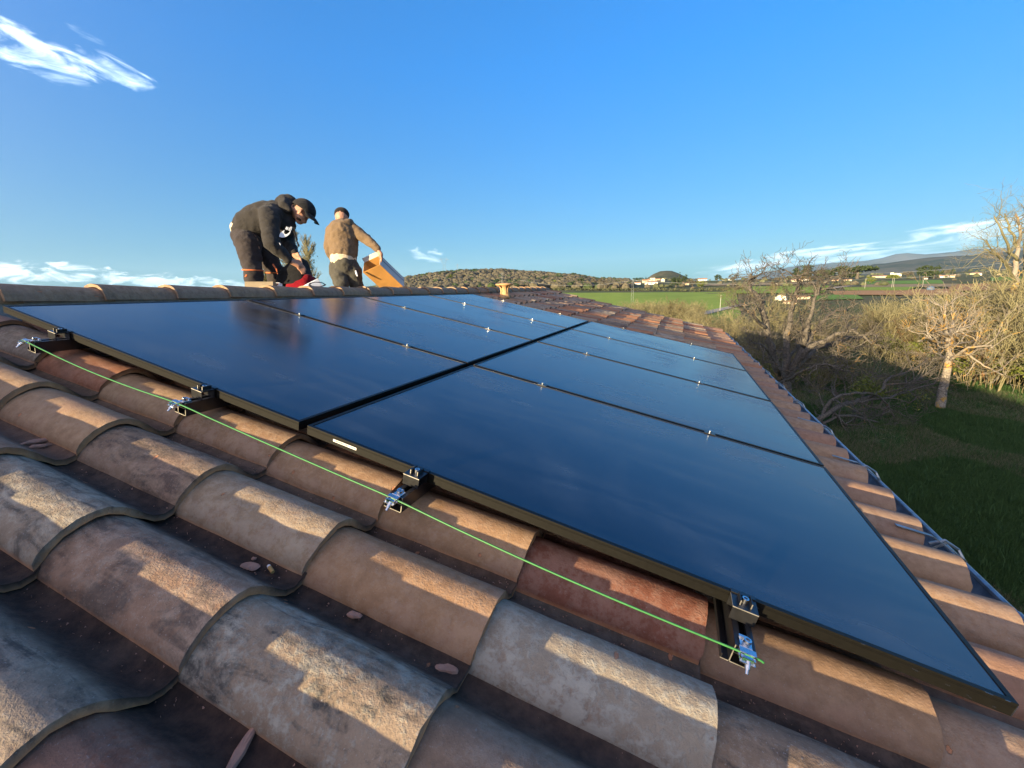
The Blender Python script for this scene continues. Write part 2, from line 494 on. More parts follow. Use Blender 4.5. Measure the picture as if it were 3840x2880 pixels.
def build_ridge():
    V, F, T, Wr = [], [], [], []
    A = P(0, VR, 0)
    k = -35
    while True:
        ul = .535 + .392 * k + random.Random(k + 77).uniform(-.02, .02)
        if ul > UGAB: break
        r2 = random.Random(k * 7 + 3)
        tint = r2.choice([(.33, .26, .21), (.36, .27, .20), (.30, .25, .21), (.38, .28, .2)]); so_ = r2.uniform(.1, .5)
        L = min(.46, UGAB + .03 - ul)
        base = len(V)
        th, NQ, NA = .017, 3, 13
        wz = warp(ul, VR) * .45
        for side in (0, 1):
            for q in range(NQ + 1):
                t = q / NQ
                wd = (.128 - .022 * t) - side * th
                hh = (.095 - .014 * t) - side * th
                z0 = -.094 - (t) * .012 + wz
                for s_ in range(NA):
                    a = math.pi * s_ / (NA - 1)
                    ca, sa = math.cos(a), math.sin(a)
                    x = -ca * wd
                    z = z0 + (abs(sa) ** .8) * hh
                    V.append(Vector((A.x + x, ul + L * t + r2.uniform(-.002, .002), A.z + z + r2.uniform(-.0015, .0015))))
                    T.append((*tint, 1)); Wr.append((so_, .15, 0, 1))
        def idx(side, q, s_): return base + side * (NQ + 1) * NA + q * NA + s_
        for q in range(NQ):
            for s_ in range(NA - 1):
                F.append((idx(0, q, s_), idx(0, q, s_ + 1), idx(0, q + 1, s_ + 1), idx(0, q + 1, s_)))
                F.append((idx(1, q, s_), idx(1, q + 1, s_), idx(1, q + 1, s_ + 1), idx(1, q, s_ + 1)))
            for s_ in (0, NA - 1): F.append((idx(0, q, s_), idx(0, q + 1, s_), idx(1, q + 1, s_), idx(1, q, s_)))
        for s_ in range(NA - 1):
            F.append((idx(0, 0, s_), idx(1, 0, s_), idx(1, 0, s_ + 1), idx(0, 0, s_ + 1)))
            F.append((idx(0, NQ, s_), idx(0, NQ, s_ + 1), idx(1, NQ, s_ + 1), idx(1, NQ, s_)))
        k += 1
    me = bpy.data.meshes.new('ridge_tiles')
    me.from_pydata([tuple(v) for v in V], [], F)
    for nm, dat in (('tint', T), ('wear', Wr)):
        at_ = me.attributes.new(nm, 'FLOAT_COLOR', 'POINT')
        at_.data.foreach_set('color', np.array(dat, dtype=np.float32).ravel())
    o = link('ridge_tiles', me, M['tile'], house, smooth=True)
    md = o.modifiers.new('edge', 'EDGE_SPLIT'); md.split_angle = R_(40)
build_ridge()
mb = MB()                                        # mortar bed filling the hollow under the ridge tiles
_c = P(0, VR, 0)
for q in range(int((UGAB - UMIN) / .5)):
    ya = UMIN + q * .5
    yb = min(ya + .5, UGAB - .02)
    wz = warp((ya + yb) / 2, VR) * .45
    vs_ = [(_c.x + sx * w_, yy, _c.z + z_ + wz) for yy in (ya, yb) for (sx, w_, z_) in ((-1, .105, -.22), (-1, .095, -.085), (-1, .05, -.045), (1, .05, -.045), (1, .095, -.085), (1, .105, -.22))]
    mb.add(vs_, [(i, i + 1, i + 7, i + 6) for i in range(5)] + [(5, 4, 3, 2, 1, 0), (6, 7, 8, 9, 10, 11)])
mb.build('ridge_mortar', M['mortar'], house)
mb = MB()                                        # roof deck under the tiles, both slopes, and the walls
XR = P(0, VR, 0).x
for s_ in (1, -1):
    def mir(p): return Vector((p.x if s_ > 0 else 2 * XR - p.x, p.y, p.z))
    a, b_, c_, d2 = [mir(P(u, v, -.19)) for u, v in ((UMIN, VR), (UGAB - .05, VR), (UGAB - .05, VEAVE - .03), (UMIN, VEAVE - .03))]
    dn_ = Vector((0, 0, -.12))
    mb.add([a, b_, c_, d2, a + dn_, b_ + dn_, c_ + dn_, d2 + dn_], [(0, 1, 2, 3), (4, 7, 6, 5), (0, 4, 5, 1), (1, 5, 6, 2), (2, 6, 7, 3), (3, 7, 4, 0)])
mb.build('roof_deck', M['dark'], house)
XE = P(0, VEAVE, -.2).x - .45
mb = MB()
zt = P(0, VEAVE, 0).z - .30
for (x0, x1, y0, y1) in ((XE - .3, XE, UMIN + .3, UGAB - .25), (2 * XR - XE, 2 * XR - XE + .3, UMIN + .3, UGAB - .25), (2 * XR - XE + .3, XE - .3, UMIN + .3, UMIN + .6), (2 * XR - XE + .3, XE - .3, UGAB - .55, UGAB - .25)):
    mb.box((x0, y0, GROUND - 1), (x1 - x0, 0, 0), (0, y1 - y0, 0), (0, 0, zt - GROUND + 1))
for y0 in (UMIN + .32, UGAB - .5):               # gable triangles
    xa, xb = 2 * XR - XE + .3, XE - .3
    za = P(0, VR, -.34).z
    vs = [(xa, y0, zt - .01), (xb, y0, zt - .01), (XR, y0, za), (xa, y0 + .2, zt - .01), (xb, y0 + .2, zt - .01), (XR, y0 + .2, za)]
    mb.add(vs, [(0, 1, 2), (3, 5, 4), (0, 3, 4, 1), (1, 4, 5, 2), (2, 5, 3, 0)])
mb.build('wall', M['render'], house)

# gutter along the eave: half-round trough with a rolled bead, lap joints, and hook brackets
gut_v, gut_n = VEAVE + .050, -.185
def gutter():
    mb = MB()
    r = .075
    c0 = P(0, gut_v, gut_n)
    us = [UMIN]
    u = UMIN
    while u < UGAB + .05:
        u += 1.0
        us.append(min(u, UGAB + .05))
    NA = 12
    for side, rr in ((0, r), (1, r - .0015)):
        base = len(mb.v)
        vs = []
        for q, uu in enumerate(us):
            for s_ in range(NA + 1):
                a = math.pi * s_ / NA
                vs.append(Vector((c0.x - math.cos(a) * rr, uu, c0.z - math.sin(a) * rr)))
        fs = []
        for q in range(len(us) - 1):
            for s_ in range(NA):
                k0 = q * (NA + 1) + s_
                fs.append((k0, k0 + 1, k0 + NA + 2, k0 + NA + 1))
        mb.add(vs, fs)
    bead = [Vector((c0.x + r + .004, uu, c0.z + .004 + random.uniform(-.003, .003))) for uu in us]
    mb.tube(bead, .011, 8)
    for uu in (-.75, .67, 1.9, 3.9, 5.9, 7.9):                         # lap joints
        mb.tube([Vector((c0.x + r + .004, uu, c0.z + .004)), Vector((c0.x + r + .004, uu + .035, c0.z + .004))], .0135, 8)
    o = mb.build('gutter', M['zinc'], house, smooth=True)
    md = o.modifiers.new('edge', 'EDGE_SPLIT'); md.split_angle = R_(35)
    first = None
    for k, uu in enumerate([-.2, .98, 1.72, 2.46, 3.2, 3.94, 4.7, 5.45, 6.2, 6.95, 7.7, 8.45, 9.2]):
        b = MB()
        # flat strap lying on the tile, then over to the bead, with a spring hook
        b.box(P(uu - .008, VEAVE - .11, -.100), UU * .017, VV * .12, NN * .003)
        b.box(P(uu - .008, VEAVE + .006, -.1003), UU * .017, VV * .125 - NN * .055, NN * .004)
        b.tube([P(uu + .02, VEAVE + .02, -.14), P(uu + .03, VEAVE + .065, -.112), P(uu + .04, VEAVE + .12, -.135), P(uu + .02, VEAVE + .145, -.17)], .006, 6)
        b.tube([P(uu + .045, VEAVE + .05, -.165), P(uu + .035, VEAVE + .075, -.118)], .008, 6)
        b.build('gutter_bracket', M['zinc'], o)
gutter()

# terracotta roof vent behind the panels
def vent():
    uc, vc = 6.22, .05
    u_, v_ = onroof(1893, 1116, -.085)
    base = P(u_, v_, -.09 + warp(u_, v_))
    d = (base - CAM).length
    mb = MB()
    prof = [(.098, -.03), (.098, .01), (.082, .05), (.074, .10), (.080, .15), (.105, .185), (.150, .202), (.158, .215), (.150, .222), (.06, .236), (.0, .238)]
    KS = 60
    sc = 1.0
    vs, fs = [], []
    for (r, z) in prof:
        for s_ in range(KS):
            a = 2 * math.pi * s_ / KS
            vs.append(base + Vector((math.cos(a) * r * sc, math.sin(a) * r * sc, z * sc)))
    for q in range(len(prof) - 1):
        for s_ in range(KS):
            # tear-shaped openings all round
            a = (s_ + .5) / KS * 5 % 1
            if q in (2, 3, 4) and abs(a - .5) < (.07 if q == 2 else .12 if q == 3 else .15): continue
            k0, k1 = q * KS + s_, q * KS + (s_ + 1) % KS
            fs.append((k0, k1, k1 + KS, k0 + KS))
    mb.add(vs, fs)
    o = mb.build('roof_vent', M['vent'], house, smooth=True)
    md = o.modifiers.new('thick', 'SOLIDIFY'); md.thickness = .012
    mb = MB()
    mb.cyl(base + Vector((0, 0, .0)), Vector((0, 0, .16)), .05, 16)
    mb.build('vent_pipe', M['dark'], o)
M['vent'] = simple('vent_clay', (.52, .31, .14), .8, 0, .15, 12, .3)
vent()
# ================================================================ solar panels
PW, PL, PG, GU = 1.134, 1.7276, 0.0354, 0.020
M['sticker'] = simple('white_label', (.75, .74, .70), .6, 0, .05, 80)
M['ink'] = simple('black_ink', (.02, .02, .02), .7, 0, .05, 80)
ROWN = ['nearest', 'second', 'third', 'farthest']
def solar_panel(r, c):
    u0, v0 = r * (PW + GU), c * (PL + PG)
    u1, v1 = u0 + PW, v0 + PL
    side = 'upper row beside the ridge' if c == 0 else 'lower row beside the gutter'
    o = tag(empty('solar_panel', P((u0 + u1) / 2, (v0 + v1) / 2, -.03)), 'black solar panel, %s of the four in the %s' % (ROWN[r], side), 'solar panel', 'black solar panels on the tiled roof')
    w, t = .011, .030
    mb = MB()
    # outer walls with two fine grooves, flat top lip and a return flange below
    def wall(a, b, out):
        a, b = Vector(a), Vector(b)
        prof = [(0, 0), (0, -.0052), (-.0007, -.0056), (-.0007, -.0062), (0, -.0066), (0, -.0082), (-.0007, -.0086), (-.0007, -.0092), (0, -.0096), (0, -t)]
        vs = []
        for (o_, n_) in prof:
            vs += [a + out * o_ + NN * n_, b + out * o_ + NN * n_]
        fs = []
        for k in range(len(prof) - 1): fs.append((2 * k, 2 * k + 2, 2 * k + 3, 2 * k + 1))
        mb.add(vs, fs)
    wall(P(u0, v0), P(u0, v1), -UU)
    wall(P(u1, v1), P(u1, v0), UU)
    wall(P(u1, v0), P(u0, v0), -VV)
    wall(P(u0, v1), P(u1, v1), VV)
    # top ring and inner step, underside
    def ring(n0, n1, i0, i1):
        o4 = [P(u0 + i0, v0 + i0, n0), P(u0 + i0, v1 - i0, n0), P(u1 - i0, v1 - i0, n0), P(u1 - i0, v0 + i0, n0)]
        i4 = [P(u0 + i1, v0 + i1, n1), P(u0 + i1, v1 - i1, n1), P(u1 - i1, v1 - i1, n1), P(u1 - i1, v0 + i1, n1)]
        mb.add(o4 + i4, [(k, (k + 1) % 4, (k + 1) % 4 + 4, k + 4) for k in range(4)])
    ring(0, 0, 0, w)
    ring(0, -.0035, w, w + .0002)
    ring(-t, -t, 0, .028)
    fr = mb.build('frame', M['frame'], o)
    gl = MB()
    gl.rbox(u0 + w - .001, u1 - w + .001, v0 + w - .001, v1 - w + .001, -.006, -.0018)
    gl.build('glass', M['glass'], o)
    bk = MB()
    bk.rbox(u0 + .03, u1 - .03, v0 + .03, v1 - .03, -.012, -.0075)
    bk.build('back_sheet', M['dark'], o)
    if r == 0 and c == 1:                        # maker's label on the near frame face
        uu, vv = onroof(1345, 1690, -.014)
        va = 1.868
        st = MB()
        st.box(P(u0 - .0012, va, -.0185), VV * .088, NN * .008, UU * .0006)
        st.build('label_sticker', M['sticker'], fr)
        bars = MB()
        x = .006
        rr = random.Random(4)
        while x < .058:
            wd = rr.choice((.0008, .0014, .002))
            bars.box(P(u0 - .0016, va + x, -.0165), VV * wd, NN * .0045, UU * .0003)
            x += wd + rr.choice((.0009, .0015))
        for k in range(5): bars.box(P(u0 - .0016, va + .063 + k * .0045, -.016), VV * .003, NN * .0035, UU * .0003)
        bars.build('label_print', M['ink'], fr)
    if r == 0 and c == 1:                        # bare metal scratches at the near lower corner
        for (vv, nn, ln, tilt) in ((3.33, -.012, .012, -.1), (3.385, -.017, .008, -.1), (3.42, -.022, .004, -.2), (3.425, -.0245, .005, -.1), (3.44, -.0012, .012, 0), (3.47, -.0012, .008, 0), (3.46, -.024, .006, 0), (3.05, -.014, .004, .1), (3.24, -.0016, .007, 0)):
            sc = MB()
            sc.box(P(u0 - .0009, vv, nn), VV * ln + NN * ln * tilt, NN * .0011, UU * .0004)
            sc.build('scratch', M['steel'], fr)
        sc = MB()
        sc.box(P(u0 - .0009, v1 - .0012, -.029), VV * .0014, NN * .024, UU * .0006)
        sc.build('corner_edge', M['steel'], fr)
    return o
for c in (0, 1):
    for r in range(4): solar_panel(r, c)
UEND = 4 * PW + 3 * GU

# ================================================================ rails, clamps, earth lugs and wire
RAILV = [.482, 1.325, 2.181, 3.018]
RN = ['topmost, next to the ridge', 'second from the ridge', 'third from the ridge', 'lowest, next to the gutter']
RN2 = ['topmost near the ridge', 'second from the ridge', 'third from the ridge', 'lowest near the gutter']
def rail(k):
    v = RAILV[k]
    ua, ub, n1, h, w = -.105 + (0, .012, .0, -.012)[k], UEND + .07, -.031, .044, .019
    o = tag(empty('mounting_rail', P(ua, v, n1 - h)), 'black aluminium rail end poking out under the panels, ' + RN[k], 'rail', 'rails carrying the panels')
    mb = MB()
    t = .0022
    # channel section with an open slot along its top and a web inside
    for (va, vb, na, nb) in ((-w, -w + t, -h, 0), (w - t, w, -h, 0), (-w + t, w - t, -h, -h + t), (-w + t, -.007, -t, 0), (.007, w - t, -t, 0), (-w + t, w - t, -.020, -.020 + t), (-.007 - t, -.007, -.010, -t), (.007, .007 + t, -.010, -t)):
        mb.rbox(ua, ub, v + va, v + vb, n1 + na, n1 + nb)
    mb.rbox(ua, ub, v - w - .016, v - w, n1 - h, n1 - h + .0025)
    mb.rbox(ua, ub, v - w - .016, v - w - .0135, n1 - h + .0025, n1 - h + .012)
    bd = mb.build('channel', M['black_metal'], o)
    e = MB()                                     # raw saw-cut end
    e.rbox(ua - .0004, ua, v - w, v - w + t, n1 - h, n1)
    e.rbox(ua - .0004, ua, v + w - t, v + w, n1 - h, n1)
    e.rbox(ua - .0004, ua, v - w - .016, v + w, n1 - h, n1 - h + t)
    e.build('cut_edge', M['rawal'], bd)
M['rawal'] = simple('raw_aluminium', (.40, .38, .34), .5, .9, .2, 60)
for k in range(4): rail(k)
def bolt(mb, c, r=.0075, h=.010, mi=0, k=20):
    """socket-head cap screw standing on point c (roof normal), with a hexagonal recess"""
    mb.tube([c, c + NN * h], [r, r], k, False, mi)
    # top ring + recess
    top, rin = c + NN * h, r * .55
    vs = [top + (UU * math.cos(2 * math.pi * j / k) + VV * math.sin(2 * math.pi * j / k)) * r for j in range(k)]
    vs += [top + (UU * math.cos(2 * math.pi * j / k) + VV * math.sin(2 * math.pi * j / k)) * rin for j in range(k)]
    vs += [q - NN * (h * .6) for q in vs[k:]]
    fs = [(j, (j + 1) % k, (j + 1) % k + k, j + k) for j in range(k)] + [(j + k, (j + 1) % k + k, (j + 1) % k + 2 * k, j + 2 * k) for j in range(k)]
    fs.append(tuple(range(2 * k, 3 * k)))
    mb.add(vs, fs, mi)
def end_clamp(k, near=True):
    v = RAILV[k]
    s = -1 if near else 1
    ue = 0.0 if near else UEND
    base = P(ue + s * .025, v, -.031)
    o = tag(empty('end_clamp', base), ('black end clamp with a silver bolt on the near panel edge, ' if near else 'small clamp at the far edge of the panels, ') + RN2[k], 'clamp', 'end clamps on the near panel edge' if near else 'end clamps on the far panel edge')
    mb = MB()
    hw = .025
    def bx(a0, a1, v0, v1, n0, n1, mi=0):
        x0, x1 = ue + s * a0, ue + s * a1
        mb.rbox(min(x0, x1), max(x0, x1), v + v0, v + v1, n0, n1, mi)
    bx(.0015, .046, -hw, hw, -.003, .0005)          # plate
    bx(-.010, .0015, -hw, hw, .0006, .0032)       # lip over the glass
    bx(.0015, .004, -hw, hw, -.031, -.003)        # inner leg against the frame
    bx(.0435, .046, -hw, hw, -.031, -.003)        # outer leg
    for vo in (-.012, .010):                      # two ribs either side of the bolt
        bx(.004, .034, vo, vo + .0022, .0005, .012)
    bd = mb.build('clamp_body', M['black_metal'], o)
    e = MB()
    x = ue + s * .046
    e.rbox(min(x, x + s * .0004), max(x, x + s * .0004), v - hw, v + hw, -.0018, .0006)
    for vo in (-.012, .010):
        x = ue + s * .034
        e.rbox(min(x, x + s * .0005), max(x, x + s * .0005), v + vo, v + vo + .0022, .0006, .012)
    e.rbox(ue + (-.046 if near else .0015), ue + (-.0015 if near else .046), v - hw - .0004, v - hw, -.0015, .0006)
    e.build('cut_edge', M['rawal'], bd)
    b = MB()
    bolt(b, P(ue + s * .019, v, .0005), .0068, .0105)
    b.build('bolt', M['steel'], o, smooth=False)
    return o
for k in range(4): end_clamp(k, True)
for k in range(4): end_clamp(k, False)
def mid_clamp(r, k):
    v = RAILV[k]
    uc = (r + 1) * PW + r * GU + GU / 2
    o = tag(empty('mid_clamp', P(uc, v, -.03)), 'middle clamp with silver bolt, %s in the %s panel gap' % (['topmost', 'second from the ridge', 'third from the ridge', 'lowest'][k], ['nearest', 'middle', 'farthest'][r]), 'clamp', 'middle clamps in the gaps')
    mb = MB()
    mb.rbox(uc - .019, uc + .019, v - .024, v + .024, .0006, .0030)
    mb.rbox(uc - .0075, uc - .0055, v - .024, v + .024, -.026, .0006)
    mb.rbox(uc + .0055, uc + .0075, v - .024, v + .024, -.026, .0006)
    mb.build('clamp_body', M['black_metal'], o)
    b = MB()
    bolt(b, P(uc, v, .003), .0068, .0095)
    b.build('bolt', M['steel'], o)
    if r >= 1 and k < 3 or (r, k) == (0, 0): pass
for r in range(3):
    for k in range(4): mid_clamp(r, k)
# earth lugs: stamped saddle bolted in the rail slot, gripping the green wire
LUGU = []
def earth_lug(k):
    v = RAILV[k]
    ua = -.105 + (0, .012, .0, -.012)[k]
    c = P(ua + .012, v - .001, -.031)
    o = tag(empty('earth_lug', c), 'shiny steel earth lug gripping the green wire on a rail end, ' + RN2[k], 'cable clamp', 'earth lugs on the rail ends')
    mb = MB()
    mb.rbox(ua - .004, ua + .024, v - .011, v + .011, -.0305, -.0275)
    mb.rbox(ua + .020, ua + .026, v - .012, v + .004, -.0275, -.0235)
    # upper and lower jaws standing off the rail end
    mb.box(P(ua - .020, v - .015, -.026), UU * .012 + NN * .001, VV * .030, NN * .0022)
    mb.box(P(ua - .034, v - .014, -.0365), UU * .030, VV * .028, NN * .0022)
    mb.box(P(ua - .010, v - .013, -.036), UU * .008 + NN * .008, VV * .024, NN * .002)
    for vo in (-.013, .010): mb.box(P(ua - .030, v + vo, -.0343), UU * .010, VV * .003, NN * .007)
    s_ = mb.build('saddle', M['steel'], o)
    b = MB()
    bolt(b, P(ua + .010, v + .001, -.0275), .0075, .010)
    b.build('bolt', M['steel'], o)
    b = MB()
    q = P(ua - .026, v + .002, -.034)
    b.tube([q, q + (-UU * .010 - NN * .010)], [.0055, .0055], 16)
    b.tube([q + (-UU * .010 - NN * .010), q + (-UU * .016 - NN * .016)], [.0034, .0034], 12)
    b.build('screw', M['steel'], o)
    LUGU.append(ua - .0165)
for k in range(4): earth_lug(k)
pts = []
for k in range(4):
    pts.append((LUGU[k], RAILV[k]))
wp = []
wp.append(P(LUGU[0] + .004, RAILV[0] - .03, -.030))
for k in range(4):
    wp.append(P(LUGU[k], RAILV[k], -.0285))
    if k < 3:
        for q in (.2, .4, .6, .8):
            uu = LUGU[k] + (LUGU[k + 1] - LUGU[k]) * q + (-.006, .004, -.005)[k] * math.sin(q * math.pi)
            wp.append(P(uu, RAILV[k] + (RAILV[k + 1] - RAILV[k]) * q, -.0285 - (.010, .005, .006)[k] * math.sin(q * math.pi)))
wp.append(P(LUGU[3] + .001, RAILV[3] + .030, -.032))
mb = MB()
# smooth the wire path
sm = []
for i in range(len(wp) - 1):
    p0, p1, p2, p3 = wp[max(i - 1, 0)], wp[i], wp[i + 1], wp[min(i + 2, len(wp) - 1)]
    for t in (0, .25, .5, .75):
        sm.append(.5 * ((2 * p1) + (p2 - p0) * t + (2 * p0 - 5 * p1 + 4 * p2 - p3) * t * t + (3 * p1 - p0 - 3 * p2 + p3) * t ** 3))
sm.append(wp[-1])
mb.tube(sm, .0023, 8)
tag(mb.build('earth_wire', M['green'], None, smooth=True), 'thin green earth wire strung along the four rail ends above the tiles', 'wire')

# ================================================================ crumbs lying in the tile channels
M['shard'] = simple('tile_shard', (.40, .22, .15), .85, 0, .15, 60, .4)
def shard(x, y, n, L, wd, ang, label, seed, th=.008, flat=True):
    u, v = onroof(x, y, n)
    c = P(u, v, n)
    rr = random.Random(seed)
    a = R_(ang)
    A = UU * math.cos(a) + VV * math.sin(a)
    B = -UU * math.sin(a) + VV * math.cos(a)
    mb = MB()
    K = 12
    top, bot, mid = [], [], []
    for j in range(K):
        t = 2 * math.pi * j / K
        r = 1 + rr.uniform(-.18, .15)
        q = A * (math.cos(t) * L / 2 * r) + B * (math.sin(t) * wd / 2 * r)
        bot.append(c + q * .9 + NN * .0005)
        mid.append(c + q + NN * th * .5)
        top.append(c + q * .72 + NN * (th + rr.uniform(-.0015, .0015)))
    mb.add(bot + mid + top + [c + NN * th], [(j, (j + 1) % K, (j + 1) % K + K, j + K) for j in range(K)] + [(j + K, (j + 1) % K + K, (j + 1) % K + 2 * K, j + 2 * K) for j in range(K)] + [(j + 2 * K, (j + 1) % K + 2 * K, 3 * K) for j in range(K)] + [tuple(reversed(range(K)))])
    tag(mb.build('tile_shard', M['shard']), label, 'tile shard', 'broken bits of tile lying on the roof')
shard(158, 1655, -.163, .085, .020, 12, 'long thin tile shard, upper of two lying in the dark channel at the left', 1)
shard(150, 1677, -.163, .045, .016, 25, 'short tile shard, lower of two lying in the dark channel at the left', 2)
shard(940, 2127, -.160, .042, .026, 75, 'flat pale tile shard next to the cigarette butt', 3, .005)
shard(1328, 2312, -.163, .036, .015, 75, 'small orange tile shard in the middle channel, between the butt and the big shard', 4)
shard(1674, 2517, -.163, .050, .022, 72, 'reddish oblong tile shard at the channel mouth in the middle foreground', 5, .010)
shard(900, 2827, -.165, .085, .017, -18, 'sharp brown tile splinter at the bottom edge of the photo', 6, .007)
shard(952, 2098, -.160, .012, .009, 40, 'tiny tile crumb just above the flat shard', 7, .005)
u, v = onroof(1013, 2138, -.160)
c = P(u, v, -.1545)
ax = (VV * .94 + UU * -.34).normalized()
butt = tag(empty('cigarette_butt', c), 'crushed cigarette butt with white tip lying in the tile channel', 'cigarette butt')
mb = MB(); mb.tube([c - ax * .004, c + ax * .004, c + ax * .015], [.0042, .0045, .0040], 10)
mb.build('filter', simple('filter_paper', (.50, .30, .10), .8, 0, .1, 80), butt, smooth=False)
mb = MB(); mb.tube([c - ax * .010, c - ax * .006, c - ax * .0041], [.0036, .0042, .0043], 10)
mb.build('paper', M['sticker'], butt)
# fine grit scattered in the channels
def grit():
    rr = random.Random(5)
    mb = MB()
    for _ in range(900):
        i = rr.choice((-3, -2, -1, -1, 0)); v = rr.uniform(1.2, 3.3)
        a = rr.gauss(.226, .018)
        u = U0 + i * DU + a
        j = math.ceil((v - V0) / DV)
        n_ = -.158 - (V0 + j * DV - v) * .056 + abs(a - .232) * .35
        s = rr.uniform(.0008, .0030)
        c = P(u, v, n_)
        vs = [c + Vector((rr.uniform(-1, 1), rr.uniform(-1, 1), rr.uniform(-1, 1))).normalized() * s for _ in range(5)]
        mb.add(vs, [(0, 1, 2), (0, 2, 3), (0, 3, 4), (0, 4, 1), (1, 4, 3), (1, 3, 2)])
    o = mb.build('grit', M['shard'])
    tag(o, 'fine crumbs of tile and grit scattered in the foreground channels', 'grit', kind='stuff')
grit()
# ================================================================ terrain
GZ = GROUND
def azof(x, y=1080):
    r = ray(x, y)
    return math.atan2(r.x, r.y)
TC = {   # photo column: (horizontal distance, photo row of the ground there); g = level of the garden
    -600: [(150, 'g'), (400, 1500), (900, 1480)],
    600: [(150, 'g'), (400, 1135), (900, 1120)],
    1300: [(150, 'g'), (400, 1098), (700, 1085), (1200, 1080)],
    1450: [(150, 'g'), (350, 1098), (600, 1070), (900, 1068)],
    1560: [(150, 'g'), (350, 1092), (600, 1047), (900, 1050)],
    1660: [(150, 'g'), (350, 1090), (620, 1035), (900, 1034)],
    1740: [(150, 'g'), (350, 1088), (650, 1028), (900, 1024)],
    1860: [(150, 'g'), (350, 1086), (680, 1022), (900, 1016)],
    2000: [(150, 'g'), (330, 1084), (680, 1031), (900, 1027)],
    2140: [(140, 'g'), (300, 1088), (620, 1042), (900, 1038)],
    2260: [(130, 'g'), (290, 1091), (450, 1074), (620, 1054), (900, 1046)],
    2340: [(120, 'g'), (280, 1092), (450, 1072), (620, 1056), (900, 1060)],
    2450: [(110, 'g'), (280, 1092), (420, 1073), (600, 1052), (900, 1056)],
    2620: [(110, 'g'), (280, 1094), (450, 1073), (700, 1052), (1000, 1056)],
    2800: [(95, 'g'), (220, 1100), (400, 1075), (700, 1050), (1000, 1050)],
    3000: [(90, 'g'), (190, 1112), (350, 1072), (600, 1050), (1000, 1040)],
    3200: [(85, 'g'), (190, 1103), (350, 1070), (700, 1045), (1200, 1034)],
    3500: [(75, 'g'), (160, 1105), (270, 1078), (600, 1045), (1500, 1022)],
    3840: [(70, 'g'), (130, 1118), (260, 1072), (600, 1036), (1500, 1012)],
    4600: [(70, 'g'), (130, 1100), (260, 1050), (600, 1010), (1500, 985)],
}
TCOL = []
for x, lst in sorted(TC.items()):
    pts_ = [(0.0, GZ), (40.0, GZ)]
    for d, y in lst: pts_.append((d, GZ - .2 if y == 'g' else ath(x, y, d).z))
    dl = pts_[-1][0]
    pts_.append((dl * 2.2, pts_[-1][1] - 6)); pts_.append((12000, pts_[-1][1] - 60)); pts_.append((60000, -400))
    TCOL.append((azof(x), pts_))
def prof_z(pts_, d):
    for (a, za), (b, zb) in zip(pts_, pts_[1:]):
        if d <= b:
            t = (d - a) / (b - a)
            t = t * t * (3 - 2 * t) * .5 + t * .5
            return za + (zb - za) * t
    return pts_[-1][1]
def tz(x, y):
    dx, dy = x - CAM.x, y - CAM.y
    d = math.hypot(dx, dy)
    az = math.atan2(dx, dy)
    if az <= TCOL[0][0] or az >= TCOL[-1][0]:
        e = TCOL[0] if az <= TCOL[0][0] else TCOL[-1]
        z = prof_z(e[1], d)
        k = min(1, min(abs(az - TCOL[0][0]), abs(az - TCOL[-1][0])) / .9)
        z = z * (1 - k) + (GZ - d * .004) * k
    else:
        z = 0
        for (a, pa), (b, pb) in zip(TCOL, TCOL[1:]):
            if a <= az <= b:
                t = (az - a) / (b - a)
                t = t * t * (3 - 2 * t)
                z = prof_z(pa, d) * (1 - t) + prof_z(pb, d) * t
                break
    if d > 30:
        z += noise.noise(Vector((x, y, 0)) * .012) * min(1.2, (d - 30) * .004) + noise.noise(Vector((x, y, 5)) * .06) * min(.25, (d - 30) * .002)
    return z
def hit(x, y, dmax=3000):
    r = ray(x, y)
    h = math.hypot(r.x, r.y)
    d, prev = 12.0, 12.0
    while d < dmax:
        p = CAM + r * (d / h)
        if p.z < tz(p.x, p.y):
            lo, hi = prev, d
            for _ in range(18):
                m = (lo + hi) / 2
                p = CAM + r * (m / h)
                if p.z < tz(p.x, p.y): hi = m
                else: lo = m
            p = CAM + r * (hi / h)
            return Vector((p.x, p.y, tz(p.x, p.y))), hi
        prev = d
        d *= 1.02
    return None
def place(x, y, d=None):
    """a spot on the ground seen at photo pixel x, y; d if that pixel is above the land's edge"""
    if d is None:
        h = hit(x, y, 1400)
        if h: return h[0]
        d = 650
    p = ath(x, y, d)
    return Vector((p.x, p.y, tz(p.x, p.y)))

def ground_material():
    m, g, b = newmat('meadow')
    tc = g.n('ShaderNodeNewGeometry').outputs['Position']
    n1 = g.noise(tc, .05, 5, .6)
    n2 = g.noise(tc, .6, 6, .65)
    n3 = g.noise(tc, 9, 5, .7)
    n5 = g.noise(g.n('ShaderNodeMapping', {'Vector': tc, 'Scale': (1.0, .35, 1)}).outputs[0], 1.1, 5, .6, .8)
    lawn = g.mix(g.ramp(n3, .3, .7), (.020, .048, .010), (.060, .115, .022))
    lawn = g.mix(g.m('MULTIPLY', g.ramp(n5, .56, .70), .75), lawn, (.12, .105, .060))
    far = g.mix(g.ramp(n1, .4, .6), (.085, .105, .035), (.14, .12, .06))
    far = g.mix(g.m('MULTIPLY', g.ramp(n2, .4, .7), .5), far, (.07, .085, .03))
    sep = g.n('ShaderNodeSeparateXYZ', {0: tc})
    dist = g.vm('LENGTH', g.vm('SUBTRACT', tc, tuple(CAM)), out=1)
    setin(g, b, 'Base Color', g.mix(g.ramp(dist, 30, 48), lawn, far))
    b.inputs['Roughness'].default_value = .95
    b.inputs['Specular IOR Level'].default_value = .15
    bump(g, b, g.m('ADD', n3, g.noise(tc, 40, 3, .7)), .8, .05)
    return m
M['ground'] = ground_material()
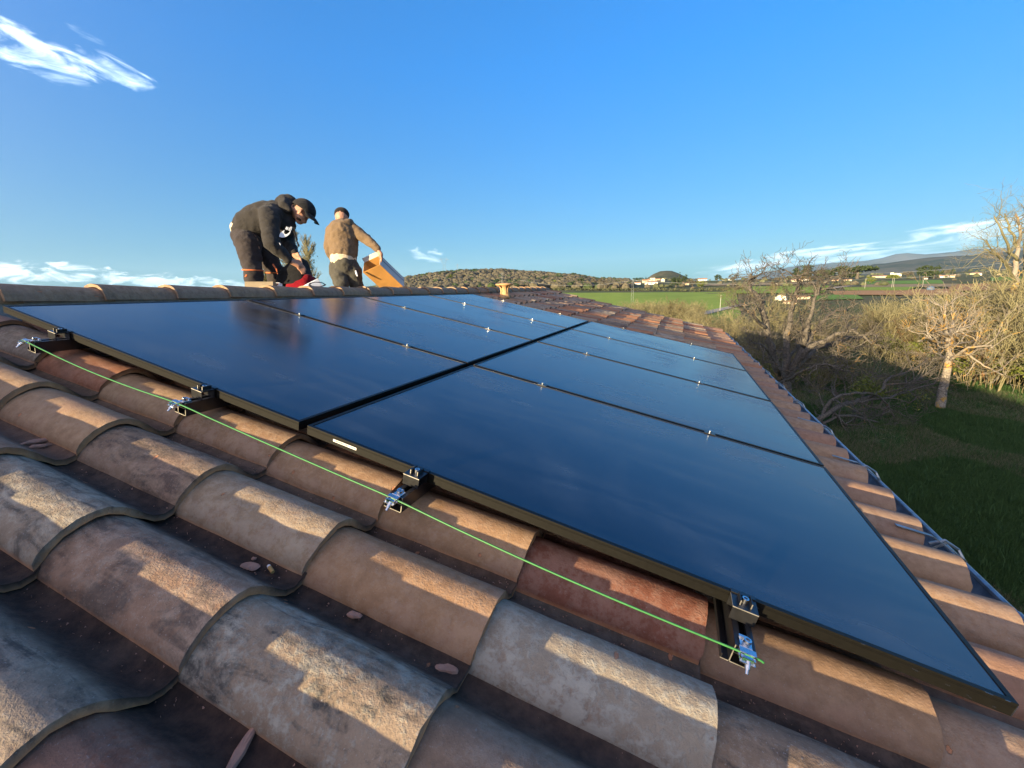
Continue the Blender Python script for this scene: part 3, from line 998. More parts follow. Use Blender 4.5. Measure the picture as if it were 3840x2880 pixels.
def terrain():
    azs = [R_(-180 + 360 * i / 72) for i in range(72)]
    a0, a1 = azof(1350), azof(4000)
    azs = [a for a in azs if not (a0 <= a <= a1)] + [a0 + (a1 - a0) * i / 150 for i in range(151)]
    azs.sort()
    ds = [3, 8, 14, 20, 26, 32]
    while ds[-1] < 21000: ds.append(ds[-1] * (1.045 if ds[-1] < 1600 else 1.22))
    V = [(CAM.x, CAM.y, GZ)]
    for d in ds:
        for a in azs:
            x, y = CAM.x + math.sin(a) * d, CAM.y + math.cos(a) * d
            V.append((x, y, tz(x, y)))
    n = len(azs)
    F = [(0, 1 + (i + 1) % n, 1 + i) for i in range(n)]
    for q in range(len(ds) - 1):
        for i in range(n):
            a, b = 1 + q * n + i, 1 + q * n + (i + 1) % n
            F.append((a, b, b + n, a + n))
    me = bpy.data.meshes.new('ground')
    me.from_pydata(V, [], F)
    me.update()
    tag(link('ground', me, M['ground'], None, True), kind='structure')
terrain()
def soil(name, a, b_, scale=.4, stripe=0.0, ang=0.0, rough=.95):
    m, g, b = newmat(name)
    tc = g.n('ShaderNodeNewGeometry').outputs['Position']
    n1 = g.noise(tc, scale, 6, .65)
    n2 = g.noise(tc, scale * .12, 4, .6)
    f = g.m('ADD', g.m('MULTIPLY', n1, .5), g.m('MULTIPLY', n2, .5))
    if stripe:
        mp = g.n('ShaderNodeMapping', {'Vector': tc, 'Rotation': (0, 0, ang)}).outputs[0]
        w = g.n('ShaderNodeTexWave', {'Vector': mp, 'Scale': stripe, 'Distortion': 2.0, 'Detail': 2.0}).outputs['Fac']
        f = g.m('ADD', g.m('MULTIPLY', f, .75), g.m('MULTIPLY', w, .25))
    setin(g, b, 'Base Color', g.mix(g.ramp(f, .32, .68), a, b_))
    b.inputs['Roughness'].default_value = rough
    b.inputs['Specular IOR Level'].default_value = .1
    bump(g, b, n1, .5, .15)
    return m
M['crop'] = soil('young_crop', (.19, .27, .035), (.30, .39, .07), .35, .25, .5)
M['crop2'] = soil('dark_crop', (.12, .23, .04), (.18, .30, .06), .35, .25, -.3)
M['plough'] = soil('ploughed_soil', (.33, .18, .08), (.48, .28, .13), .3, .3, .9)
M['stubble'] = soil('stubble', (.28, .21, .11), (.38, .29, .16), .3)
M['track'] = soil('gravel_track', (.30, .27, .21), (.42, .38, .30), .8)
def drape(name, quad, mat, off, ns=26, nt=8):
    V, F = [], []
    ok = True
    for t in range(nt + 1):
        for s in range(ns + 1):
            a, c_ = s / ns, t / nt
            x = (quad[0][0] * (1 - a) + quad[1][0] * a) * (1 - c_) + (quad[3][0] * (1 - a) + quad[2][0] * a) * c_
            y = (quad[0][1] * (1 - a) + quad[1][1] * a) * (1 - c_) + (quad[3][1] * (1 - a) + quad[2][1] * a) * c_
            h = hit(x, y, 2600)
            if not h:
                p = ath(x, y, 900); h = (Vector((p.x, p.y, tz(p.x, p.y))), 900)
            p = h[0]
            V.append((p.x, p.y, p.z + off))
    for t in range(nt):
        for s in range(ns):
            k = t * (ns + 1) + s
            F.append((k, k + ns + 1, k + ns + 2, k + 1))
    me = bpy.data.meshes.new(name)
    me.from_pydata(V, [], F)
    tag(link(name, me, mat, None, True), kind='structure')
drape('green_field', [(2080, 1100), (2760, 1096), (2790, 1235), (2080, 1235)], M['crop'], .25, 40, 14)
drape('green_field', [(2760, 1076), (3110, 1073), (3090, 1100), (2700, 1104)], M['crop'], .35)
drape('green_field', [(3040, 1108), (3210, 1106), (3240, 1124), (3060, 1128)], M['crop2'], .25)
drape('green_field', [(3240, 1057), (3530, 1052), (3540, 1066), (3240, 1068)], M['crop2'], .45)
drape('green_field', [(3160, 1080), (3440, 1078), (3400, 1092), (3170, 1092)], M['crop'], .35)
drape('green_field', [(3715, 1042), (3860, 1038), (3870, 1054), (3715, 1056)], M['crop2'], .45)
drape('ploughed_field', [(3110, 1094), (3560, 1086), (3640, 1112), (3130, 1108)], M['plough'], .30)
drape('ploughed_field', [(3540, 1068), (3860, 1062), (3900, 1092), (3570, 1094)], M['plough'], .32)
drape('stubble_field', [(3230, 1069), (3600, 1066), (3560, 1078), (3230, 1079)], M['stubble'], .40)
drape('stubble_field', [(2640, 1066), (3060, 1058), (3060, 1066), (2640, 1074)], M['stubble'], .45)
drape('track', [(2790, 1141), (2800, 1146), (2610, 1196), (2590, 1184)], M['track'], .35, 6, 20)
drape('track', [(3170, 1074), (3210, 1074), (3070, 1092), (3050, 1090)], M['track'], .45, 6, 20)

# ---------------------------------------------------------------- far hills and mountains
def hill_material(name, a, b_, sc):
    m, g, b = newmat(name)
    tc = g.n('ShaderNodeNewGeometry').outputs['Position']
    n1 = g.noise(tc, sc, 7, .7)
    n2 = g.noise(tc, sc * .2, 4, .6)
    setin(g, b, 'Base Color', g.mix(g.ramp(g.m('ADD', g.m('MULTIPLY', n1, .6), g.m('MULTIPLY', n2, .4)), .38, .62), a, b_))
    b.inputs['Roughness'].default_value = 1
    b.inputs['Specular IOR Level'].default_value = 0
    bump(g, b, n1, .6, 4)
    return m
M['maquis'] = hill_material('maquis', (.035, .050, .028), (.12, .105, .065), .02)
M['far_wood'] = hill_material('far_woodland', (.030, .045, .030), (.11, .10, .075), .004)
M['far_rock'] = hill_material('far_rock', (.05, .06, .05), (.16, .155, .14), .0012)
def ridge_mesh(name, sil, d, base, mat, depth, rows=14, jag=.0, seed=0):
    V, F = [], []
    xs = []
    for (xa, ya), (xb, yb) in zip(sil, sil[1:]):
        n = max(2, int(abs(xb - xa) / 12))
        for q in range(n): xs.append((xa + (xb - xa) * q / n, ya + (yb - ya) * q / n))
    xs.append(sil[-1])
    for r in range(rows * 2 + 1):
        t = (r - rows) / rows              # -1 near foot, 0 crest, 1 far foot
        for (x, y) in xs:
            crest = ath(x, y, d)
            z0 = ath(x, base, d).z - 30
            h = (1 - abs(t)) ** 1.25
            dd = d + t * depth
            q = ath(x, y, dd)
            z = z0 + (crest.z - z0) * h
            nz = noise.fractal(Vector((q.x, q.y, seed)) / (depth * .35), 1.0, 2.0, 5)
            z += nz * (crest.z - z0) * (.16 * (1 - h) * h * 4 * .5 + jag)
            V.append((q.x, q.y, z))
    n = len(xs)
    for r in range(rows * 2):
        for i in range(n - 1):
            a = r * n + i
            F.append((a, a + 1, a + n + 1, a + n))
    me = bpy.data.meshes.new(name)
    me.from_pydata(V, [], F)
    tag(link(name, me, mat, None, True), kind='structure')
ridge_mesh('hill', [(2400, 1062), (2425, 1044), (2450, 1028), (2475, 1017), (2500, 1015), (2520, 1016), (2545, 1025), (2575, 1040), (2620, 1060)], 2400, 1066, M['maquis'], 500, 12, .0, 2)
ridge_mesh('mountain', [(3150, 1040), (3230, 1002), (3280, 990), (3320, 988), (3400, 976), (3480, 966), (3560, 960), (3640, 957), (3700, 951), (3760, 946), (3840, 938), (3980, 930), (4300, 925)], 6500, 1048, M['far_wood'], 2200, 16, .01, 4)
ridge_mesh('mountain', [(2620, 1066), (2750, 1052), (2880, 1020), (2960, 1001), (3054, 993), (3112, 987), (3178, 984), (3240, 979), (3300, 969), (3359, 952), (3402, 948), (3470, 953), (3520, 950), (3576, 945), (3663, 932), (3720, 934), (3778, 928), (3950, 930), (4300, 935)], 17000, 1066, M['far_rock'], 5000, 16, .02, 7)

# ================================================================ vegetation
def bark_material(name, a, b_, lich=0.0, lcol=(.46, .26, .05)):
    m, g, b = newmat(name)
    tc = g.n('ShaderNodeTexCoord').outputs['Object']
    n1 = g.noise(tc, 22, 5, .65)
    n2 = g.noise(tc, 2.3, 5, .6)
    c_ = g.mix(g.ramp(n1, .3, .7), a, b_)
    if lich: c_ = g.mix(g.m('MULTIPLY', g.ramp(g.m('ADD', n2, g.m('MULTIPLY', n1, .25)), .78 - .12 * lich, .86 - .12 * lich), min(1, lich)), c_, lcol)
    setin(g, b, 'Base Color', c_)
    b.inputs['Roughness'].default_value = .9
    b.inputs['Specular IOR Level'].default_value = .2
    bump(g, b, n1, .6, .02)
    return m
M['bark'] = bark_material('grey_bark', (.060, .052, .044), (.165, .145, .118), .40)
M['bark_lichen'] = bark_material('lichen_bark', (.18, .155, .12), (.36, .31, .245), .95)
M['twig'] = bark_material('twig_bark', (.09, .080, .042), (.20, .17, .092), .1)
M['twig2'] = bark_material('pale_twig', (.13, .120, .062), (.26, .232, .130), .1)
M['twig3'] = bark_material('brown_twig', (.09, .055, .034), (.20, .125, .068), 0)
def leaf_material(name, a, b_):
    m, g, b = newmat(name)
    tc = g.n('ShaderNodeTexCoord').outputs['Object']
    rnd = g.n('ShaderNodeNewGeometry').outputs['Random Per Island']
    setin(g, b, 'Base Color', g.mix(rnd, a, b_))
    b.inputs['Roughness'].default_value = .7
    b.inputs['Specular IOR Level'].default_value = .25
    b.inputs['Subsurface Weight'].default_value = 0
    return m
M['leaf'] = leaf_material('green_leaf', (.055, .080, .014), (.17, .19, .035))
M['leaf_dark'] = leaf_material('evergreen_needle', (.022, .036, .012), (.05, .072, .022))
M['leaf_brown'] = leaf_material('dead_leaf', (.22, .11, .04), (.42, .22, .09))
M['leaf_grey'] = leaf_material('bare_crown', (.085, .076, .048), (.115, .100, .064))
M['leaf_grey2'] = leaf_material('olive_crown', (.055, .065, .030), (.12, .125, .060))
def grow(mb, p, d, L, r, lvl, rnd, wob=.22, up=.12, nchild=5, ratio=.62, mi=0, seg=4, spread=(.5, 1.0), tipr=.35, minr=.004, maxlvl=3):
    pts_, rads = [Vector(p)], [r]
    d = Vector(d).normalized()
    n = max(2, seg)
    for k in range(n):
        d = (d + Vector((rnd.gauss(0, wob), rnd.gauss(0, wob), rnd.gauss(0, wob) + up)) ).normalized()
        pts_.append(pts_[-1] + d * (L / n))
        rads.append(max(minr, r * (1 - (1 - tipr) * (k + 1) / n)))
    mb.tube(pts_, rads, 6 if r > .05 else (4 if r > .014 else 3), r > .03, mi)
    if lvl >= maxlvl: return
    nc = nchild if lvl else nchild
    for c_ in range(nc):
        t = rnd.uniform(.25, 1.0) if c_ < nc - 1 else 1.0
        i = min(n - 1, int(t * n))
        f = t * n - i
        q = pts_[i].lerp(pts_[i + 1], min(1, f))
        ax = (pts_[i + 1] - pts_[i]).normalized()
        side = ax.orthogonal().normalized()
        side.rotate(Matrix.Rotation(rnd.uniform(0, 6.283), 3, ax))
        nd = (ax + side * rnd.uniform(*spread)).normalized()
        rr = rads[min(i + 1, n)] * rnd.uniform(.5, .75)
        grow(mb, q, nd, L * ratio * rnd.uniform(.7, 1.15), max(minr, rr), lvl + 1, rnd, wob * 1.1, up, nchild, ratio, mi, max(2, seg - 1), spread, tipr, minr, maxlvl)
def leaves(mb, c, rx, rz, n, s, rnd, mi=0, shell=.5, flat=0):
    for _ in range(n):
        while True:
            q = Vector((rnd.uniform(-1, 1), rnd.uniform(-1, 1), rnd.uniform(-1, 1)))
            if shell * .6 < q.length < 1: break
        q = Vector((q.x * rx, q.y * rx, q.z * rz))
        a = Vector((rnd.gauss(0, 1), rnd.gauss(0, 1), rnd.gauss(0, 1))).normalized()
        b = a.orthogonal().normalized()
        b.rotate(Matrix.Rotation(rnd.uniform(0, 6.28), 3, a))
        e = a.cross(b)
        ss = s * rnd.uniform(.6, 1.4)
        o = Vector(c) + q
        mb.add([o - b * ss, o + e * ss * .5, o + b * ss, o - e * ss * .5], [(0, 1, 2, 3)], mi)
def clumps(mb, c, rx, rz, nc, per, s, rnd, mi=0):
    """crown made of many small clumps with gaps between them"""
    for _ in range(nc):
        while True:
            q = Vector((rnd.uniform(-1, 1), rnd.uniform(-1, 1), rnd.uniform(-1, 1)))
            if .25 < q.length < 1: break
        o = Vector(c) + Vector((q.x * rx, q.y * rx, q.z * rz))
        k = rnd.uniform(.14, .30)
        leaves(mb, o, rx * k, rz * k, per, s, rnd, mi, 0)
# ---- the big bare tree beyond the gutter, limbs laid out along those in the photo
def limb(mb, pix, r0, r1, k=8, wob=0.02, rnd=random, twigs=0, tw=(1.0, .022), lv=2, mi=0, tmi=0, up=.1):
    pts_ = [at(x, y, z) for x, y, z in pix]
    # smooth
    sm_ = []
    for i in range(len(pts_) - 1):
        p0, p1, p2, p3 = pts_[max(i - 1, 0)], pts_[i], pts_[i + 1], pts_[min(i + 2, len(pts_) - 1)]
        for t in (0, .33, .66):
            q = .5 * ((2 * p1) + (p2 - p0) * t + (2 * p0 - 5 * p1 + 4 * p2 - p3) * t * t + (3 * p1 - p0 - 3 * p2 + p3) * t ** 3)
            sm_.append(q + Vector((rnd.gauss(0, wob), rnd.gauss(0, wob), rnd.gauss(0, wob))))
    sm_.append(pts_[-1])
    n = len(sm_)
    rads = [r0 + (r1 - r0) * (i / (n - 1)) ** .8 for i in range(n)]
    mb.tube(sm_, rads, k, True, mi)
    for _ in range(twigs):
        i = rnd.randrange(1, max(2, int(n * .96))) if n > 2 else 0
        ax = (sm_[i + 1] - sm_[i]).normalized()
        side = ax.orthogonal().normalized()
        side.rotate(Matrix.Rotation(rnd.uniform(0, 6.283), 3, ax))
        grow(mb, sm_[i], (ax * .6 + side).normalized(), tw[0] * rnd.uniform(.6, 1.3), min(tw[1], rads[i] * .7), 0, rnd, .30, up, 4, .66, tmi, 5, (.5, 1.1), .45, .0055, lv)
    return sm_
def big_tree():
    rnd = random.Random(21)
    D = 13.2
    base = place(2945, 1700, 16.2)
    o = tag(empty('bare_tree', base), 'big bare tree with spreading crooked limbs just beyond the gutter', 'tree')
    tr = MB()
    top = at(2940, 1425, D)
    tr.tube([base - Vector((0, 0, .3)), base + Vector((0, 0, .1)), base.lerp(top, .4), top], [.34, .28, .21, .20], 10, True)
    z = lambda *a: list(a)
    tr.build('trunk', M['bark'], o, True)
    lb = MB()
    L = [
        ([(2940, 1440, D), (2912, 1375, D - .1), (2889, 1302, D - .2), (2875, 1230, D - .3), (2860, 1172, D - .3), (2849, 1117, D - .3), (2840, 1102, D - .3), (2820, 1068, D - .2), (2807, 1030, D), (2820, 1010, D), (2814, 981, D)], .125, .022, 12),
        ([(2820, 1012, D), (2832, 1000, D), (2840, 976, D)], .022, .012, 2),
        ([(2938, 1435, D), (2947, 1346, D + .2), (2951, 1273, D + .3), (2956, 1230, D + .3), (2970, 1172, D + .4), (2982, 1114, D + .5), (2985, 1088, D + .5), (2992, 1030, D + .6), (2992, 1001, D + .6)], .12, .032, 9),
        ([(2992, 1001, D + .6), (2976, 987, D + .5), (2950, 966, D + .4), (2940, 950, D + .4), (2926, 943, D + .3)], .03, .012, 3),
        ([(2992, 1003, D + .6), (3006, 985, D + .8), (3024, 972, D + .9), (3036, 955, D + 1)], .028, .012, 3),
        ([(2947, 1040, D + .3), (2942, 1005, D + .3), (2936, 978, D + .3), (2952, 966, D + .3)], .022, .012, 3),
        ([(2956, 1430, D), (2973, 1383, D), (3011, 1302, D + .2), (3034, 1273, D + .3), (3057, 1242, D + .4), (3092, 1201, D + .6), (3135, 1167, D + .8), (3179, 1164, D + 1)], .13, .03, 11),
        ([(3011, 1302, D + .1), (3020, 1250, D), (3028, 1216, D), (3045, 1167, D - .1), (3057, 1114, D - .1), (3063, 1100, D - .1), (3080, 1062, D), (3106, 1020, D + .2), (3121, 987, D + .2)], .075, .02, 10),
        ([(3070, 1080, D), (3100, 1062, D), (3140, 1050, D + .2), (3150, 1040, D)], .03, .012, 4),
        ([(2972, 1390, D - .1), (3019, 1317, D - .5), (3092, 1279, D - .9), (3135, 1253, D - 1.1), (3193, 1245, D - 1.3), (3236, 1262, D - 1.4), (3270, 1290, D - 1.5)], .10, .022, 11),
        ([(2980, 1378, D + .3), (3063, 1308, D + .9), (3150, 1279, D + 1.4), (3207, 1265, D + 1.7), (3260, 1275, D + 2)], .09, .022, 10),
        ([(2875, 1230, D - .3), (2831, 1192, D - .7), (2800, 1166, D - .9), (2788, 1143, D - 1)], .055, .02, 7),
        ([(2925, 1405, D - .2), (2890, 1330, D - .8), (2850, 1290, D - 1.2), (2810, 1275, D - 1.5)], .05, .015, 8),
        ([(2942, 1410, D + .4), (2960, 1340, D + 1), (3000, 1290, D + 1.4), (3010, 1230, D + 1.6), (3000, 1180, D + 1.8)], .06, .02, 8),
        ([(2930, 1436, D - .3), (2990, 1400, D - 1.1), (3060, 1370, D - 1.6), (3120, 1372, D - 1.9), (3170, 1395, D - 2)], .05, .014, 8),
    ]
    for pix, r0, r1, tw in L:
        pix = [(x, y + max(0, 1120 - y) * .34, d) for x, y, d in pix]
        limb(lb, pix, r0 * 1.1, r1 * .9, 8, .022, rnd, int(tw * 1.9), (.55, .022), 2, up=.04)
    lb.build('limbs', M['bark'], o, True)
    print('big tree faces', len(lb.f))
big_tree()
def lichen_tree():
    rnd = random.Random(5)
    b, d = hit(3527, 1532)
    D = (b - CAM).dot(CZ)
    o = tag(empty('bare_tree', b), 'bare tree with orange lichen on its pale trunk, standing on the lawn', 'tree')
    tr = MB()
    limb(tr, [(3527, 1534, D), (3533, 1476, D), (3547, 1418, D), (3556, 1360, D), (3559, 1302, D), (3559, 1268, D)], .17, .11, 10, .01, rnd)
    tr.build('trunk', M['bark_lichen'], o, True)
    lb = MB()
    L = [([(3556, 1275, D), (3550, 1245, D), (3543, 1201, D - .2), (3538, 1158, D - .3), (3553, 1129, D - .3)], .085, .024, 6),
         ([(3561, 1275, D), (3567, 1256, D), (3570, 1216, D + .2), (3576, 1187, D + .3), (3588, 1164, D + .4)], .085, .024, 6),
         ([(3550, 1262, D), (3518, 1245, D - .6), (3495, 1230, D - 1)], .06, .02, 4),
         ([(3556, 1287, D), (3501, 1279, D - .8), (3475, 1268, D - 1.2), (3443, 1279, D - 1.6)], .06, .02, 5),
         ([(3562, 1262, D), (3579, 1247, D + .1), (3614, 1236, D + .3), (3657, 1207, D + .5)], .065, .02, 5),
         ([(3585, 1245, D), (3610, 1225, D + .4), (3645, 1193, D + .8)], .04, .016, 4),
         ([(3558, 1358, D), (3605, 1323, D - .6), (3651, 1300, D - 1), (3703, 1297, D - 1.4), (3726, 1305, D - 1.6)], .075, .02, 7),
         ([(3617, 1323, D - .6), (3663, 1355, D - .9), (3706, 1383, D - 1.2), (3764, 1407, D - 1.5)], .05, .016, 7),
         ([(3553, 1350, D), (3520, 1330, D + .8), (3480, 1300, D + 1.4)], .05, .016, 5),
         ([(3560, 1300, D), (3590, 1290, D + 1), (3640, 1280, D + 2), (3690, 1250, D + 3)], .06, .016, 7)]
    for pix, r0, r1, tw in L: limb(lb, pix, r0, r1, 7, .02, rnd, tw, (.95, .026), 2)
    lb.build('limbs', M['bark_lichen'], o, True)
lichen_tree()
def right_tree():
    rnd = random.Random(9)
    b = place(3812, 1150, 40)
    D = (b - CAM).dot(CZ)
    x0, y0 = topx(b)
    o = tag(empty('bare_tree', b), 'tall bare tree rising above the thicket at the right edge of the photo', 'tree')
    tr = MB()
    limb(tr, [(x0, y0, D), (3808, 1080, D), (3806, 1038, D), (3812, 980, D), (3816, 922, D), (3826, 880, D), (3820, 830, D), (3810, 800, D)], .2, .04, 9, .03, rnd, 10, (1.3, .03), 2)
    tr.build('trunk', M['bark_lichen'], o, True)
    lb = MB()
    for pix, r0, r1, tw in [([(x0 + 4, y0, D + .3), (3836, 1060, D + .3), (3842, 980, D + .3), (3846, 880, D + .5), (3852, 780, D + .5)], .15, .035, 11),
                            ([(3808, 1060, D), (3780, 1000, D - 1), (3740, 955, D - 2), (3690, 935, D - 2.5)], .09, .03, 9),
                            ([(3812, 980, D), (3780, 920, D - .5), (3752, 860, D - 1), (3728, 810, D - 1)], .09, .03, 9),
                            ([(3816, 930, D), (3790, 860, D), (3776, 825, D), (3768, 800, D)], .08, .03, 8),
                            ([(3806, 1030, D), (3770, 985, D + 1), (3720, 940, D + 1.5), (3700, 900, D + 2)], .08, .03, 8),
                            ([(3842, 980, D), (3870, 920, D), (3900, 860, D)], .08, .03, 8)]:
        limb(lb, pix, r0, r1, 7, .03, rnd, tw, (1.3, .026), 2)
    lb.build('limbs', M['twig2'], o, True)
right_tree()
def low_branches():
    rnd = random.Random(14)
    D = 15.5
    b = place(3075, 1700, 19)
    o = tag(empty('fallen_tree', b), 'low tangle of grey sprawling branches in shade on the lawn beyond the gutter', 'tree')
    lb = MB()
    L = [([(3060, 1590, D), (3130, 1530, D), (3200, 1511, D + .5), (3258, 1488, D + .8), (3310, 1462, D + 1), (3324, 1421, D + 1.2), (3379, 1401, D + 1.6), (3426, 1383, D + 2), (3475, 1346, D + 2.2)], .10, .025, 12),
         ([(3060, 1590, D), (3120, 1500, D), (3180, 1478, D), (3260, 1476, D + .4), (3310, 1500, D + .8), (3350, 1560, D + 1), (3360, 1610, D + 1)], .07, .02, 9),
         ([(3060, 1600, D), (3150, 1560, D), (3240, 1570, D + .4), (3340, 1588, D + .8), (3440, 1590, D + 1), (3540, 1583, D + 1.4)], .06, .016, 9),
         ([(3200, 1511, D + .5), (3300, 1495, D + 1), (3400, 1470, D + 1.6), (3500, 1430, D + 2.2), (3560, 1395, D + 2.6)], .06, .018, 12),
         ([(3324, 1440, D + 1.2), (3400, 1440, D + 1), (3470, 1405, D + 1), (3510, 1370, D + 1)], .045, .015, 9),
         ([(3120, 1540, D), (3200, 1620, D), (3260, 1680, D), (3230, 1720, D)], .04, .015, 7)]
    for pix, r0, r1, tw in L: limb(lb, pix, r0, r1, 7, .03, rnd, tw, (1.1, .03), 2, up=.05)
    lb.build('limbs', M['bark'], o, True)
    lf = MB()
    for (x, y) in ((3235, 1440), (3262, 1452), (3215, 1458), (3285, 1468), (3250, 1425)):
        leaves(lf, at(x, y, D + .6), .32, .22, 130, .045, rnd)
    for (x, y) in ((3460, 1478), (3420, 1520), (3380, 1480)):
        leaves(lf, at(x, y, D + 1.6), .35, .3, 60, .045, rnd)
    lf.build('leaves', M['leaf'], o)
low_branches()

# ---- thicket: shrubs of several kinds, scattered by geometry nodes (nobody could count them)
def shrub(seed, h, mat, nst, leafm=None, nleaf=0, lv=2, thick=.022, spread=.55):
    rnd = random.Random(seed)
    mb = MB()
    for k in range(nst):
        a = rnd.uniform(0, 6.283)
        d = Vector((math.cos(a) * spread * rnd.uniform(.3, 1.2), math.sin(a) * spread * rnd.uniform(.3, 1.2), 1))
        grow(mb, (math.cos(a) * .15, math.sin(a) * .15, -.1), d, h * rnd.uniform(.6, 1), thick, 0, rnd, .16, .05, 5, .5, 0, 4, (.4, 1.0), .4, .009, lv)
    if nleaf:
        for k in range(10):
            c_ = Vector((rnd.gauss(0, h * .22), rnd.gauss(0, h * .22), h * rnd.uniform(.25, .8)))
            leaves(mb, c_, h * .17, h * .16, nleaf // 10, .07, rnd, 1, 0)
    me = mb.mesh('shrub_mesh')
    me.materials.append(mat)
    if leafm: me.materials.append(leafm)
    print('shrub', len(mb.f))
    return me
SH = [shrub(1, 3.4, M['twig2'], 6, None, 0, 2), shrub(2, 3.0, M['twig'], 7, None, 0, 2), shrub(3, 2.6, M['twig3'], 6, M['leaf_brown'], 300, 2), shrub(4, 2.8, M['twig'], 5, M['leaf'], 1100, 2), shrub(6, 4.4, M['twig2'], 3, None, 0, 3, .032, .25)]
def scatter(name, meshes, spots, label, cat):
    """one 'stuff' object: points carrying a pick, a turn and a size, instanced through geometry nodes"""
    me = bpy.data.meshes.new(name)
    me.from_pydata([tuple(p[0]) for p in spots], [], [])
    for nm, k, ty in (('pick', 1, 'INT'), ('turn', 2, 'FLOAT'), ('size', 3, 'FLOAT')):
        at_ = me.attributes.new(nm, ty, 'POINT')
        at_.data.foreach_set('value', [p[k] for p in spots])
    o = link(name, me)
    ng = bpy.data.node_groups.new(name + '_nodes', 'GeometryNodeTree')
    ng.interface.new_socket('Geometry', in_out='INPUT', socket_type='NodeSocketGeometry')
    ng.interface.new_socket('Geometry', in_out='OUTPUT', socket_type='NodeSocketGeometry')
    gi, go = ng.nodes.new('NodeGroupInput'), ng.nodes.new('NodeGroupOutput')
    join = ng.nodes.new('GeometryNodeJoinGeometry')
    def attr(nm, ty):
        n = ng.nodes.new('GeometryNodeInputNamedAttribute'); n.data_type = ty; n.inputs[0].default_value = nm
        return n.outputs[0]
    pick, turn, size = attr('pick', 'INT'), attr('turn', 'FLOAT'), attr('size', 'FLOAT')
    cx = ng.nodes.new('ShaderNodeCombineXYZ'); ng.links.new(turn, cx.inputs[2])
    for k, ms in enumerate(meshes):
        # the mesh travels inside the node tree through a hidden-free helper: an object of this collection-less library
        lib = bpy.data.objects.new('lib_%s_%d' % (name, k), ms)
        oi = ng.nodes.new('GeometryNodeObjectInfo'); oi.inputs['Object'].default_value = lib; oi.inputs['As Instance'].default_value = True
        cmp_ = ng.nodes.new('FunctionNodeCompare'); cmp_.data_type = 'INT'; cmp_.operation = 'EQUAL'
        ng.links.new(pick, cmp_.inputs[2]); cmp_.inputs[3].default_value = k
        ip = ng.nodes.new('GeometryNodeInstanceOnPoints')
        ng.links.new(gi.outputs[0], ip.inputs['Points'])
        ng.links.new(cmp_.outputs[0], ip.inputs['Selection'])
        ng.links.new(oi.outputs['Geometry'], ip.inputs['Instance'])
        ng.links.new(cx.outputs[0], ip.inputs['Rotation'])
        ng.links.new(size, ip.inputs['Scale'])
        ng.links.new(ip.outputs[0], join.inputs[0])
    ng.links.new(join.outputs[0], go.inputs[0])
    md = o.modifiers.new('scatter', 'NODES'); md.node_group = ng
    tag(o, label, cat, kind='stuff')
    return o
def thicket():
    rnd = random.Random(33)
    sp = []
    for _ in range(4200):
        x = rnd.uniform(2600, 4200)
        # nearer boundary of the wood, a curve across the lawn; farther boundary where the fields begin
        near = 25.5 if x > 3100 else 24
        if 3480 < x < 3650: near = 31
        if x >= 3650: near = 29
        far_ = 44 if x < 3250 else 54
        d = near + (far_ - near) * rnd.random() ** .8
        p = ath(x, 1100, d)
        if noise.noise(Vector((p.x, p.y, 0)) * .11) < -.18: continue
        q = Vector((p.x, p.y, tz(p.x, p.y)))
        if d < 31 and rnd.random() < .5: continue
        nz = noise.noise(Vector((p.x, p.y, 9)) * .08)
        k = rnd.choices((0, 1, 2, 3, 4), (3, 4, 2.6 if nz > 0 else .4, 4.6 if nz < .05 else 1.6, 1.4))[0]
        size = rnd.uniform(.55, 1.05) * (1.0 + max(0, (x - 3500) / 1800))
        if d > 56: size *= .6
        if x < 2800: size *= .75
        elif x < 3300: size *= .62 if d > 36 else .82
        sp.append((q, k, rnd.uniform(0, 6.28), size))
        if len(sp) > 720: break
    scatter('thicket', SH, sp, 'dense thicket of bare and leafy shrubs covering the slope beyond the lawn', 'thicket')
    sp = []
    for _ in range(150):                         # brown hedge behind the far roof edge
        x = rnd.uniform(2330, 2640)
        p = ath(x, 1100, rnd.uniform(78, 96) if x < 2560 else rnd.uniform(60, 90))
        sp.append((Vector((p.x, p.y, tz(p.x, p.y))), rnd.choice((0, 1, 1, 4)), rnd.uniform(0, 6.28), rnd.uniform(.5, .8)))
    scatter('hedgerow', SH, sp, 'brown leafless hedge behind the far edge of the tiled roof', 'hedge')
thicket()
def tuft(seed, n, h, mats):
    rnd = random.Random(seed)
    mb = MB()
    for _ in range(n):
        a = rnd.uniform(0, 6.283); r = rnd.uniform(0, .11)
        o = Vector((math.cos(a) * r, math.sin(a) * r, -.01))
        b = rnd.uniform(0, 6.283); w = .005
        s_ = Vector((math.cos(b), math.sin(b), 0)) * w
        L = h * rnd.uniform(.5, 1.1)
        t_ = o + Vector((rnd.gauss(0, .35) * L, rnd.gauss(0, .35) * L, L))
        mb.add([o - s_, o + s_, t_], [(0, 1, 2)], rnd.choice(range(len(mats))))
    me = mb.mesh('tuft_mesh')
    for q in mats: me.materials.append(q)
    return me
M['grass1'] = leaf_material('grass_blade', (.028, .066, .018), (.065, .125, .034))
M['grass2'] = leaf_material('dry_blade', (.12, .115, .06), (.20, .185, .11))
